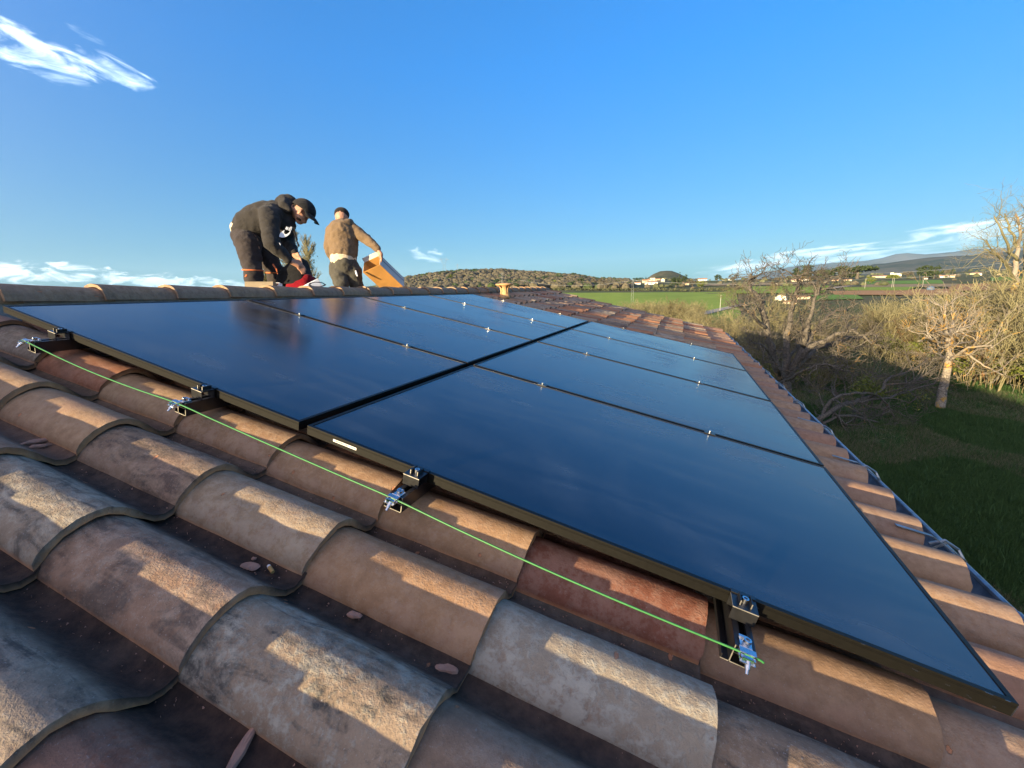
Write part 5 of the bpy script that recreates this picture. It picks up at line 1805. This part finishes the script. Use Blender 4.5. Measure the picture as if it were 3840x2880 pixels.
def skinmat(name, a, b_):
    m, g, b = newmat(name)
    tc = g.n('ShaderNodeTexCoord').outputs['Object']
    setin(g, b, 'Base Color', g.mix(g.noise(tc, 30, 3, .6), a, b_))
    b.inputs['Roughness'].default_value = .55
    b.inputs['Subsurface Weight'].default_value = .08
    b.inputs['Subsurface Radius'].default_value = (.02, .008, .004)
    return m
M['skin'] = skinmat('skin', (.36, .18, .115), (.47, .25, .165))
_tex = None
RS = 1.0
def figure(name, verts, edges, mat, parent, root=0, sub=2, disp=0.0, dscale=.10, vox=None, sm=5):
    """one continuous surface over a joint graph: rounded, tapered limbs fused by a voxel remesh and smoothed"""
    mb = MB()
    def ball(c, r):
        K, Q = 12, 8
        vs_ = [c + Vector((0, 0, r))]
        for q in range(1, Q):
            t = math.pi * q / Q
            for s_ in range(K): vs_.append(c + Vector((math.sin(t) * math.cos(2 * math.pi * s_ / K), math.sin(t) * math.sin(2 * math.pi * s_ / K), math.cos(t))) * r)
        vs_.append(c - Vector((0, 0, r)))
        fs_ = [(0, 1 + s_, 1 + (s_ + 1) % K) for s_ in range(K)]
        for q in range(Q - 2):
            for s_ in range(K):
                i0, i1 = 1 + q * K + s_, 1 + q * K + (s_ + 1) % K
                fs_.append((i0, i0 + K, i1 + K, i1))
        n_ = len(vs_) - 1
        fs_ += [(n_, n_ - K + (s_ + 1) % K, n_ - K + s_) for s_ in range(K)]
        mb.add(vs_, fs_)
    verts = [(v[0], v[1] * RS) for v in verts]
    for p, r in verts: ball(Vector(p), r)
    for i, j in edges:
        (p, r), (q, t) = verts[i], verts[j]
        mb.tube([p, q], [r * .995, t * .995], 16, True)
    o = mb.build(name, mat, parent, True)
    rm = o.modifiers.new('fuse', 'REMESH'); rm.mode = 'VOXEL'; rm.voxel_size = vox or .013; rm.use_smooth_shade = True
    ss = o.modifiers.new('smooth', 'SMOOTH'); ss.factor = .5; ss.iterations = sm
    if disp:
        tx = bpy.data.textures.new(name + '_folds', 'CLOUDS'); tx.noise_scale = dscale; tx.noise_depth = 2
        dm = o.modifiers.new('folds', 'DISPLACE'); dm.texture = tx; dm.strength = disp; dm.texture_coords = 'GLOBAL'; dm.mid_level = .5
    return o
def chain(vs, es, start, pts_):
    """append a chain of (pos, r) beginning at index start"""
    last = start
    for p in pts_:
        vs.append(p); es.append((last, len(vs) - 1)); last = len(vs) - 1
    return last
def hand(vs, es, wrist_i, wrist, pd, side, curl, s=1.0):
    """palm and five fingers from the wrist: pd = palm direction, side = toward the thumb, curl = where fingertips bend to"""
    pd, side, curl = pd.normalized(), side.normalized(), curl.normalized()
    pm = wrist + pd * .045 * s
    vs.append((pm, .024 * s)); es.append((wrist_i, len(vs) - 1)); pi_ = len(vs) - 1
    kn = pm + pd * .038 * s
    vs.append((kn, .024 * s)); es.append((pi_, len(vs) - 1)); ki = len(vs) - 1
    for k, (off, ln) in enumerate(((.028, .070), (.010, .080), (-.009, .074), (-.026, .058))):
        b0 = kn + side * off * s + pd * .010 * s
        chain(vs, es, ki, [(b0, .0095 * s), (b0 + (pd * .8 + curl * .5).normalized() * ln * .45 * s, .0085 * s), (b0 + (pd * .8 + curl * .5).normalized() * ln * .45 * s + (pd * .25 + curl).normalized() * ln * .5 * s, .0075 * s)])
    t0 = pm + side * .028 * s
    chain(vs, es, pi_, [(t0, .012 * s), (t0 + (side * .7 + pd * .8 + curl * .3).normalized() * .034 * s, .0105 * s), (t0 + (side * .2 + pd + curl * .7).normalized() * .062 * s, .0085 * s)])
def plane_depth(x, y, X):
    """camera depth where the ray through a photo pixel crosses world X"""
    r = ray(x, y)
    return (X - CAM.x) / r.x
# ---- worker bending over the bag
D1 = plane_depth(1000, 1000, -1.05)
def a1(X, Y, dz=0.0): return at(850 + X * .217, 720 + Y * .217, D1 + dz)
PX1 = D1 / FPX                                  # metres per photo pixel at that depth
K1 = .217 * PX1
print('D1', D1, K1)
def slope_z(x):                                  # top of the far roof slope at world x
    XRr = P(0, VR, 0).x
    q = P(0, VR, -.10)
    return q.z - (XRr - x) * math.tan(PITCH)
pelvis = a1(350, 760, 0)
w1 = tag(empty('person', Vector((pelvis.x, pelvis.y, slope_z(pelvis.x)))), 'person in black cap and dark hoodie with white chest print, bending over a bag', 'person')
def foot_from(k, x=None):
    return Vector((k.x, k.y, slope_z(k.x) + .09))
vs, es = [], []
vs.append((pelvis, .115))
V_ = {}
V_['spine'] = chain(vs, es, 0, [(a1(430, 560, 0), .12), (a1(640, 440, 0), .125), (a1(850, 400, .02), .125)])
V_['neck'] = chain(vs, es, V_['spine'], [(a1(1060, 340, .03), .075), (a1(1170, 330, .03), .068)])
V_['head'] = chain(vs, es, V_['neck'], [(a1(1265, 345, .03), .085), (a1(1360, 300, .03), .088)])
V_['face'] = chain(vs, es, V_['head'] - 1, [(a1(1290, 430, .02), .062), (a1(1265, 490, .01), .040)])
chain(vs, es, V_['face'] - 1, [(a1(1340, 500, .02), .026), (a1(1352, 526, .02), .013)])
def leg(hip, knee, rr=(.105, .075, .055), back=0):
    k3 = a1(*knee)
    an = Vector((k3.x - .02, k3.y + back, slope_z(k3.x) + .10))
    i = chain(vs, es, 0, [(a1(*hip), rr[0]), (k3, rr[1]), (k3.lerp(an, .5), rr[2] + .008), (an, rr[2]), (an + Vector((.10, .05, -.045)), .04)])
    return a1(*hip), k3, an
l1 = leg((365, 900, -.10), (450, 1330, -.12))
l2 = leg((560, 930, .12), (850, 1380, .16))
sN, eN, wN = a1(740, 420, -.17), a1(770, 880, -.24), a1(1085, 1185, -.12)
sF, eF, wF = a1(1010, 440, .18), a1(1050, 860, .26), a1(1170, 1090, .10)
iN = chain(vs, es, V_['spine'], [(sN, .062), (eN, .048), (wN, .028)])
iF = chain(vs, es, V_['spine'], [(sF, .062), (eF, .048), (wF, .028)])
hand(vs, es, iN, wN, a1(1290, 1300, -.05) - wN, a1(1180, 1120, -.10) - wN + Vector((0, 0, .05)), Vector((.1, .2, -1)), 1.05)
hand(vs, es, iF, wF, a1(1300, 1190, .04) - wF, Vector((0, 0, 1)), Vector((.2, -.1, -1)), 1.05)
figure('body', vs, es, M['skin'], w1, vox=.0065, sm=2)
# hoodie
vs, es = [(a1(335, 650, 0), .130)], []
t_ = chain(vs, es, 0, [(a1(430, 585, 0), .160), (a1(540, 525, 0), .168), (a1(680, 470, 0), .170), (a1(830, 425, .01), .148), (a1(960, 395, .02), .122)])
chain(vs, es, t_, [(a1(1060, 320, .03), .098)])
chain(vs, es, t_ - 1, [(a1(1010, 560, .02), .10)])
chain(vs, es, t_ - 1, [(sN, .095), (sN.lerp(eN, .5), .084), (eN, .075), (eN.lerp(wN, .55), .058), (wN - (wN - eN).normalized() * .02, .046)])
chain(vs, es, t_, [(sF, .090), (sF.lerp(eF, .5), .080), (eF, .072), (eF.lerp(wF, .6), .056), (wF - (wF - eF).normalized() * .02, .044)])
hd = figure('hoodie', vs, es, M['hoodie_dark'], w1, 0, 2, .030, .09)
vs, es = [(a1(905, 215, .0), .055)], []
chain(vs, es, 0, [(a1(985, 150, .03), .060), (a1(1090, 150, .05), .062), (a1(1150, 220, .05), .045)])
chain(vs, es, 1, [(a1(1000, 250, -.06), .055), (a1(1080, 310, -.07), .035)])
figure('hood', vs, es, M['hoodie_dark'], hd, 0, 2, .02, .05)
mb = MB()
mb.tube([a1(1140, 620, -.16), a1(1180, 740, -.17), a1(1215, 850, -.17), a1(1248, 938, -.17)], [.005, .005, .006, .009], 6)
mb.build('drawstring', M['cap'], hd)
mb = MB()
mb.tube([a1(1165, 610, -.13), a1(1195, 720, -.14), a1(1222, 830, -.15)], [.005, .005, .005], 6)
mb.build('drawstring', M['cap'], hd)
# chest print: a broad curved stroke with letters above, slightly proud of the cloth
def printed(polys, dz, mat, name, parent, th=.004):
    mb = MB()
    for poly in polys:
        front = [a1(x, y, dz + (x - 1000) * .0002) for x, y in poly]
        back = [p + CZ * th for p in front]
        n = len(front)
        mb.add(front + back, [tuple(range(n)), tuple(reversed(range(n, 2 * n)))] + [(i, (i + 1) % n, (i + 1) % n + n, i + n) for i in range(n)])
    return mb.build(name, mat, parent)
sw = [(905, 772), (915, 730), (935, 700), (975, 670), (1000, 655), (988, 690), (992, 712), (1010, 728), (1040, 728), (1075, 700), (1112, 655), (1100, 700), (1075, 738), (1040, 765), (1000, 782), (950, 786)]
printed([sw], -.205, M['white_print'], 'chest_print', hd)
letters = [[(1012, 640), (1030, 596), (1042, 600), (1024, 650)], [(1030, 596), (1042, 596), (1044, 655), (1030, 650)], [(1036, 650), (1056, 602), (1066, 606), (1048, 658)],
           [(1064, 664), (1078, 612), (1088, 616), (1074, 668)], [(1082, 670), (1096, 606), (1104, 610), (1092, 672)], [(1090, 640), (1108, 594), (1118, 600), (1096, 648)], [(1092, 644), (1108, 662), (1102, 670), (1086, 652)],
           [(1108, 655), (1122, 600), (1130, 604), (1118, 660)]]
printed(letters, -.208, M['white_print'], 'chest_lettering', hd)
printed([[(905, 880), (915, 876), (933, 914), (924, 920)]], -.30, M['white_print'], 'sleeve_tag', hd)
# beige T-shirt hem at the small of the back
vs, es = [(a1(290, 655, 0), .115)], []
chain(vs, es, 0, [(a1(200, 622, 0), .075), (a1(110, 615, 0), .026)])
figure('shirt_hem', vs, es, M['shirt'], w1, 0, 2)
# trousers
vs, es = [(a1(355, 810, 0), .140)], []
chain(vs, es, 0, [(a1(290, 745, 0), .110)])
for (h_, k_, an), m_ in ((l1, 1), (l2, 1)):
    chain(vs, es, 0, [(h_, .112), (h_.lerp(k_, .5), .100), (k_, .086), (k_.lerp(an, .5), .080), (an - Vector((0, 0, .02)), .074)])
tro = figure('trousers', vs, es, M['trousers_dark'], w1, 0, 2, .035, .10)
def ringband(a, b, r, mat, name, parent, w=.012):
    ax = (b - a).normalized()
    mb = MB()
    mb.tube([a, a + ax * w], [r, r], 20, False)
    o = mb.build(name, mat, parent, True)
    md = o.modifiers.new('t', 'SOLIDIFY'); md.thickness = .003; md.offset = 1
for (h_, k_, an), rr in ((l1, .090), (l2, .090)):
    ringband(k_ + (an - k_).normalized() * .005, an, rr, M['orange_trim'], 'knee_piping', tro)
mb = MB(); mb.tube([a1(800, 1250, -.02), a1(860, 1340, -.04), a1(880, 1420, -.04)], [.007, .008, .006], 6); mb.build('leg_piping', M['orange_trim'], tro)
mb = MB(); mb.tube([a1(325, 1470, -.24), a1(350, 1430, -.24)], [.008, .008], 6); mb.build('leg_piping', M['orange_trim'], tro)
# boots
for (h_, k_, an) in (l1, l2):
    vs, es = [(an + Vector((0, 0, .0)), .062)], []
    chain(vs, es, 0, [(an + Vector((-.02, 0, -.055)), .055), (an + Vector((.09, .04, -.055)), .050), (an + Vector((.17, .07, -.062)), .042)])
    figure('boot', vs, es, M['trousers_grey'], w1, 0, 2)
# cap: dome, band and peak; the head looks down and to the right
hc = a1(1340, 300, .03)
upv = (a1(1440, 180) - a1(1290, 400)).normalized()      # crown direction
fwd = (a1(1500, 480) - a1(1340, 300)); fwd = (fwd - upv * fwd.dot(upv)).normalized()
sid = upv.cross(fwd).normalized()
mb = MB()
NA, NR = 24, 8
vs_, fs_ = [], []
for q in range(NR + 1):
    t = q / NR * math.pi / 2 * 1.12
    for s_ in range(NA):
        a = 2 * math.pi * s_ / NA
        r = .108 * math.cos(t - .17 * math.pi / 2 * 0) if t < math.pi / 2 else .001
        zz = .112 * math.sin(min(t, math.pi / 2))
        seam = 1 + .012 * math.cos(a * 6)
        vs_.append(hc + (fwd * math.cos(a) * r * 1.12 + sid * math.sin(a) * r) * seam + upv * (zz - .012))
for q in range(NR):
    for s_ in range(NA): fs_.append((q * NA + s_, q * NA + (s_ + 1) % NA, (q + 1) * NA + (s_ + 1) % NA, (q + 1) * NA + s_))
mb.add(vs_, fs_)
capo = mb.build('cap', M['cap'], w1, True)
md = capo.modifiers.new('t', 'SOLIDIFY'); md.thickness = .006
mb = MB()
vs_, fs_ = [], []
for q in range(5):
    for s_ in range(13):
        a = (s_ - 6) / 6 * 1.05
        rr = 1 + q / 4 * .62
        c_ = hc + (fwd * math.cos(a) * .112 * 1.10 + sid * math.sin(a) * .104)
        p = c_ + fwd * (q / 4) * .078 * math.cos(a * .9) - upv * (.012 + (q / 4) ** 1.3 * .030 + abs(math.sin(a)) ** 2 * .016 * q / 4)
        vs_.append(p)
for q in range(4):
    for s_ in range(12): fs_.append((q * 13 + s_, q * 13 + s_ + 1, (q + 1) * 13 + s_ + 1, (q + 1) * 13 + s_))
mb.add(vs_, fs_)
pk = mb.build('cap_peak', M['cap'], capo, True)
md = pk.modifiers.new('t', 'SOLIDIFY'); md.thickness = .004
def blob(c, ax, ay, az, name, mat, parent, k=12):
    mb = MB()
    vs_, fs_ = [], []
    for q in range(k // 2 + 1):
        t = math.pi * q / (k // 2)
        for s_ in range(k):
            a = 2 * math.pi * s_ / k
            vs_.append(c + ax * math.sin(t) * math.cos(a) + ay * math.sin(t) * math.sin(a) + az * math.cos(t))
    for q in range(k // 2):
        for s_ in range(k): fs_.append((q * k + s_, q * k + (s_ + 1) % k, (q + 1) * k + (s_ + 1) % k, (q + 1) * k + s_))
    mb.add(vs_, fs_)
    return mb.build(name, mat, parent, True)
tocam = (CAM - hc).normalized()
blob(a1(1262, 335, -.062), fwd * .016, tocam * .010, upv * .030, 'ear', M['skin'], w1)
blob(a1(1262, 335, .125), fwd * .016, tocam * .010, upv * .030, 'ear', M['skin'], w1)
blob(a1(1345, 440, -.045), fwd * .010, tocam * .009, upv * .006, 'eye', M['cap'], w1)
blob(a1(1262, 482, .0), fwd * .030, sid * .044, upv * .020, 'beard', M['beard'], w1)
blob(a1(1240, 290, .02), fwd * .050, sid * .076, upv * .055, 'hair', M['hair'], w1)

# ---- things on the ridge beside him
M['bag_black'] = cloth('black_canvas', (.008, .008, .009), (.020, .020, .022))
M['bag_red'] = cloth('red_canvas', (.16, .003, .009), (.26, .008, .016))
def bag():
    # soft open holdall: front and back walls lofted through measured outline rows, black above and red below
    dz0, dz1 = .02, .30
    rows = [(1640, 900, 1480), (1560, 910, 1478), (1480, 925, 1462), (1400, 960, 1445), (1330, 1040, 1415), (1260, 1120, 1395), (1200, 1250, 1375), (1165, 1325, 1355)]
    bot = a1(1200, 1640, dz0)
    base = Vector((bot.x, bot.y, slope_z(bot.x)))
    o = tag(empty('tool_bag', base), 'open black cloth tool bag with a red lower half under the worker\'s hands', 'bag')
    def loft(rws, grow_, name, mat):
        mb = MB()
        K = 16
        rings = []
        for (y, xa, xb) in rws:
            ca = a1((xa + xb) / 2, y, (dz0 + dz1) / 2)
            hw = (xb - xa) / 2 * K1 + grow_
            ring = []
            for s_ in range(K):
                a = 2 * math.pi * s_ / K
                cx_ = math.copysign(abs(math.cos(a)) ** .5, math.cos(a)); sy = math.copysign(abs(math.sin(a)) ** .5, math.sin(a))
                dd = (dz1 - dz0) / 2 * (.35 + .65 * min(1, (xb - xa) / 500)) + grow_
                ring.append(ca + CX * cx_ * hw + CZ * sy * dd)
            rings.append(ring)
        vs_ = [p for r in rings for p in r]
        fs_ = []
        for q in range(len(rings) - 1):
            for s_ in range(K): fs_.append((q * K + s_, q * K + (s_ + 1) % K, (q + 1) * K + (s_ + 1) % K, (q + 1) * K + s_))
        fs_.append(tuple(range((len(rings) - 1) * K, len(rings) * K)))
        mb.add(vs_, fs_)
        ob = mb.build(name, mat, o, True)
        tx = bpy.data.textures.new(name + '_tx', 'CLOUDS'); tx.noise_scale = .08
        dm = ob.modifiers.new('sub', 'SUBSURF'); dm.levels = 1; dm.render_levels = 1
        dm = ob.modifiers.new('folds', 'DISPLACE'); dm.texture = tx; dm.strength = .02; dm.texture_coords = 'GLOBAL'
        return ob
    loft(rows, 0, 'upper_cloth', M['bag_black'])
    loft([(1760, 1130, 1480), (1640, 1130, 1482), (1560, 1190, 1476), (1490, 1290, 1464), (1440, 1390, 1452)], .030, 'lower_cloth', M['bag_red'])
bag()
# sheet of white paper standing folded, and a looped blue cable
def thinsheet(pts_, th=.002):
    n = ((pts_[1] - pts_[0]).cross(pts_[2] - pts_[0])).normalized() * th
    mb = MB()
    k = len(pts_)
    mb.add(list(pts_) + [p + n for p in pts_], [tuple(range(k)), tuple(reversed(range(k, 2 * k)))] + [(i, (i + 1) % k, (i + 1) % k + k, i + k) for i in range(k)])
    return mb
M['paper_shade_tint'] = simple('paper_in_shade', (.74, .77, .84), .7, 0, .03, 20)  # white paper; the blue of shade is put into its colour
dp = .02
tag(thinsheet([a1(1290, 1635, dp), a1(1575, 1492, dp + .05), a1(1665, 1625, dp + .10), a1(1640, 1680, dp + .1), a1(1300, 1680, dp)]).build('paper_sheet', M['paper_shade_tint']), 'white sheet of paper propped up on the ridge right of the bag', 'paper')
mb = MB()
lp = []
for k in range(40):
    a = k / 39 * 6.283 * 1.6
    lp.append(a1(1560 + math.cos(a) * (150 - k * .8), 1598 + math.sin(a) * 38, -.04 + .10 * math.sin(a) + k * .0006))
mb.tube(lp, [.0045] * 40, 6)
M['cable'] = simple('dark_blue_cable', (.010, .014, .045), .5, 0, .1, 30)
tag(mb.build('cable', M['cable'], None, True), 'dark blue cable lying in loops on the ridge in front of the white paper', 'cable')
b0 = a1(330, 1560, -.30)
bd = MB()
bd.box(a1(310, 1680, -.32), a1(800, 1680, -.32) - a1(310, 1680, -.32), CZ * .22, a1(370, 1548, -.32) - a1(370, 1680, -.32))
M['board'] = simple('plywood', (.20, .155, .10), .8, 0, .2, 10, .2)
tag(bd.build('wooden_board', M['board']), 'low brown board showing over the ridge in front of the bending worker\'s boot', 'board')
sd = MB()
sd.box(a1(838, 1660, -.25), a1(912, 1660, -.25) - a1(838, 1660, -.25), CZ * .05, a1(838, 1566, -.25) - a1(838, 1660, -.25))
obx = empty('screw_box', a1(838, 1660, -.25))
tag(obx, 'small white and orange box on the ridge between the board and the bag', 'box')
sd.build('carton', M['sticker'], obx)
sd = MB()
sd.box(a1(846, 1610, -.2515), a1(890, 1600, -.2515) - a1(846, 1610, -.2515), CZ * .001, a1(846, 1586, -.2515) - a1(846, 1610, -.2515))
sd.build('label_print', M['orange_trim'], obx)

# ---- worker carrying the box, seen from behind
D2 = plane_depth(1280, 1000, -1.60)
RS = 1.11
def a2(X, Y, dz=0.0): return at(1200 + X * .1989, 760 + Y * .1989, D2 + dz)
K2 = .1989 * D2 / FPX
print('D2', D2, K2)
pelvis = a2(430, 1160, 0)
w2 = tag(empty('person', Vector((pelvis.x, pelvis.y, slope_z(pelvis.x)))), 'person with short dark hair in a brown hoodie, seen from behind, holding a cardboard box', 'person')
vs, es = [(pelvis, .11)], []
sp_ = chain(vs, es, 0, [(a2(430, 900, .02), .105), (a2(430, 680, .03), .12), (a2(420, 540, .03), .105)])
nk = chain(vs, es, sp_, [(a2(415, 400, .02), .062), (a2(408, 340, .02), .060)])
hdi = chain(vs, es, nk, [(a2(405, 280, .02), (.078)), (a2(408, 225, .02), .078)])
def leg2(hip, knee):
    k3 = a2(*knee)
    an = Vector((k3.x, k3.y, slope_z(k3.x) + .10))
    if k3.z - an.z < .25: an.z = k3.z - .30
    chain(vs, es, 0, [(a2(*hip), .10), (k3, .07), (k3.lerp(an, .5), .06), (an, .05), (an + Vector((0, .10, -.05)), .04)])
    return a2(*hip), k3, an
m1 = leg2((340, 1260, .0), (400, 1560, -.06))
m2 = leg2((600, 1270, .04), (690, 1540, .10))
sL, eL, wL = a2(235, 560, .02), a2(180, 850, .0), a2(250, 1060, .10)
sR, eR, wR = a2(610, 510, .03), a2(880, 690, .0), a2(1080, 870, -.06)
iL = chain(vs, es, sp_, [(sL, .06), (eL, .045), (wL, .028)])
iR = chain(vs, es, sp_, [(sR, .06), (eR, .045), (wR, .028)])
hand(vs, es, iR, wR, a2(1165, 990, -.06) - wR, a2(1050, 990, -.08) - wR, a2(1120, 1080, -.02) - a2(1165, 940, -.06), 1.05)
hand(vs, es, iL, wL, a2(330, 1160, .2) - wL, Vector((0, 0, 1)), Vector((.5, .5, -.3)), 1.0)
figure('body', vs, es, M['skin'], w2, vox=.0065, sm=2)
blob(a2(412, 216, .035), CX * .100, CZ * .100, CY * .090, 'hair', M['hair'], w2, 20)
blob(a2(335, 305, .03), CX * .012, CZ * .018, CY * .030, 'ear', M['skin'], w2)
blob(a2(500, 300, .03), CX * .010, CZ * .018, CY * .030, 'ear', M['skin'], w2)
vs, es = [(a2(450, 975, 0), .165)], []
t_ = chain(vs, es, 0, [(a2(448, 870, .02), .172), (a2(435, 740, .03), .184), (a2(430, 600, .03), .186), (a2(425, 500, .03), .130), (a2(425, 420, .03), .088)])
chain(vs, es, t_ - 2, [(sL, .088), (sL.lerp(eL, .5), .076), (eL, .070), (eL.lerp(wL, .6), .062), (wL, .048)])
chain(vs, es, t_ - 2, [(sR, .090), (sR.lerp(eR, .5), .074), (eR, .066), (eR.lerp(wR, .6), .054), (wR, .044)])
hd2 = figure('hoodie', vs, es, M['hoodie_brown'], w2, 0, 2, .030, .08)
vs, es = [(a2(370, 400, -.03), .050)], []
chain(vs, es, 0, [(a2(440, 405, -.08), .052), (a2(530, 390, -.04), .058), (a2(570, 380, .04), .050)])
figure('hood', vs, es, M['hoodie_brown'], hd2, 0, 2, .015, .05)
mb = MB(); mb.tube([a2(690, 690, .10), a2(698, 750, .10), a2(706, 806, .10)], [.004, .004, .005], 6); mb.build('drawstring', M['cap'], hd2)
vs, es = [(a2(445, 1000, 0), .148)], []
chain(vs, es, 0, [(a2(440, 1072, 0), .160)])
figure('shirt_hem', vs, es, M['shirt'], w2, 0, 2, sm=12)
vs, es = [(a2(465, 1170, 0), .152)], []
chain(vs, es, 0, [(a2(450, 1105, 0), .150)])
for (h_, k_, an) in (m1, m2):
    chain(vs, es, 0, [(h_, .115), (h_.lerp(k_, .5), .102), (k_, .088), (k_.lerp(an, .5), .085), (an, .080)])
tr2 = figure('trousers', vs, es, M['trousers_grey'], w2, 0, 2, .035, .09)
printed([], 0, M['white_print'], 'x', tr2) if False else None
mb = MB(); mb.tube([a2(672, 1280, -.17), a2(684, 1330, -.17), a2(706, 1390, -.17)], [.009, .013, .007], 6); mb.build('pocket_tool', M['white_print'], tr2)
for (h_, k_, an) in (m1, m2):
    vs, es = [(an, .06)], []
    chain(vs, es, 0, [(an + Vector((0, -.02, -.055)), .052), (an + Vector((.0, .10, -.055)), .048)])
    figure('boot', vs, es, M['trousers_dark'], w2, 0, 2)
# cardboard box held by its rim: five walls of board, opening toward the worker
M['cardboard'] = simple('cardboard', (.54, .27, .07), .85, 0, .10, 8, .2)
M['cardboard_pale'] = simple('printed_board', (.52, .47, .42), .75, 0, .06, 8, .1)
def carton():
    A = a2(1130, 1168, -.10)
    u_ = D2 / FPX * .1989
    e1 = CX * (-330 * u_) + CY * (135 * u_) + CZ * .03
    e2 = CX * (-62 * u_) + CY * (-250 * u_) + CZ * .17
    e3 = CX * (322 * u_) + CY * (312 * u_) + CZ * .36
    t = .006
    n1, n2, n3 = e1.normalized(), e2.normalized(), e3.normalized()
    o = tag(empty('cardboard_box', A), 'open brown cardboard box tilted in the hand of the person in the brown hoodie', 'box')
    mb = MB(); mb.box(A, e1, e3, n2 * t); mb.build('lower_wall', M['cardboard'], o)
    mb = MB(); mb.box(A + e2, e1, e3, n2 * -t); mb.build('upper_wall', M['cardboard'], o)
    mb = MB(); mb.box(A + n2 * t, e2 - n2 * 2 * t, e3, n1 * t); mb.build('side_wall', M['cardboard_pale'], o)
    mb = MB(); mb.box(A + e1 + n2 * t, e2 - n2 * 2 * t, e3, n1 * -t); mb.build('side_wall', M['cardboard'], o)
    mb = MB(); mb.box(A + e3 + n2 * t + n1 * t, e1 - n1 * 2 * t, e2 - n2 * 2 * t, n3 * -t); mb.build('end_wall', M['cardboard'], o)
    mb = MB(); mb.box(A + e2 + n2 * .001, e1 * .98, e3 * -.10 + e2 * .16, n2 * t * .6); mb.build('flap', M['cardboard_pale'], o)
    mb = MB(); mb.box(A - n1 * .0015 + e2 * .60, e3 * 1.0, e2 * .05, n1 * -.001); mb.build('printed_band', M['ink'], o)
    mb = MB(); mb.box(A - n1 * .004 + e2 * .42, e3 * .03, e2 * .16, n1 * -.004); mb.build('tape', M['sticker'], o)
carton()
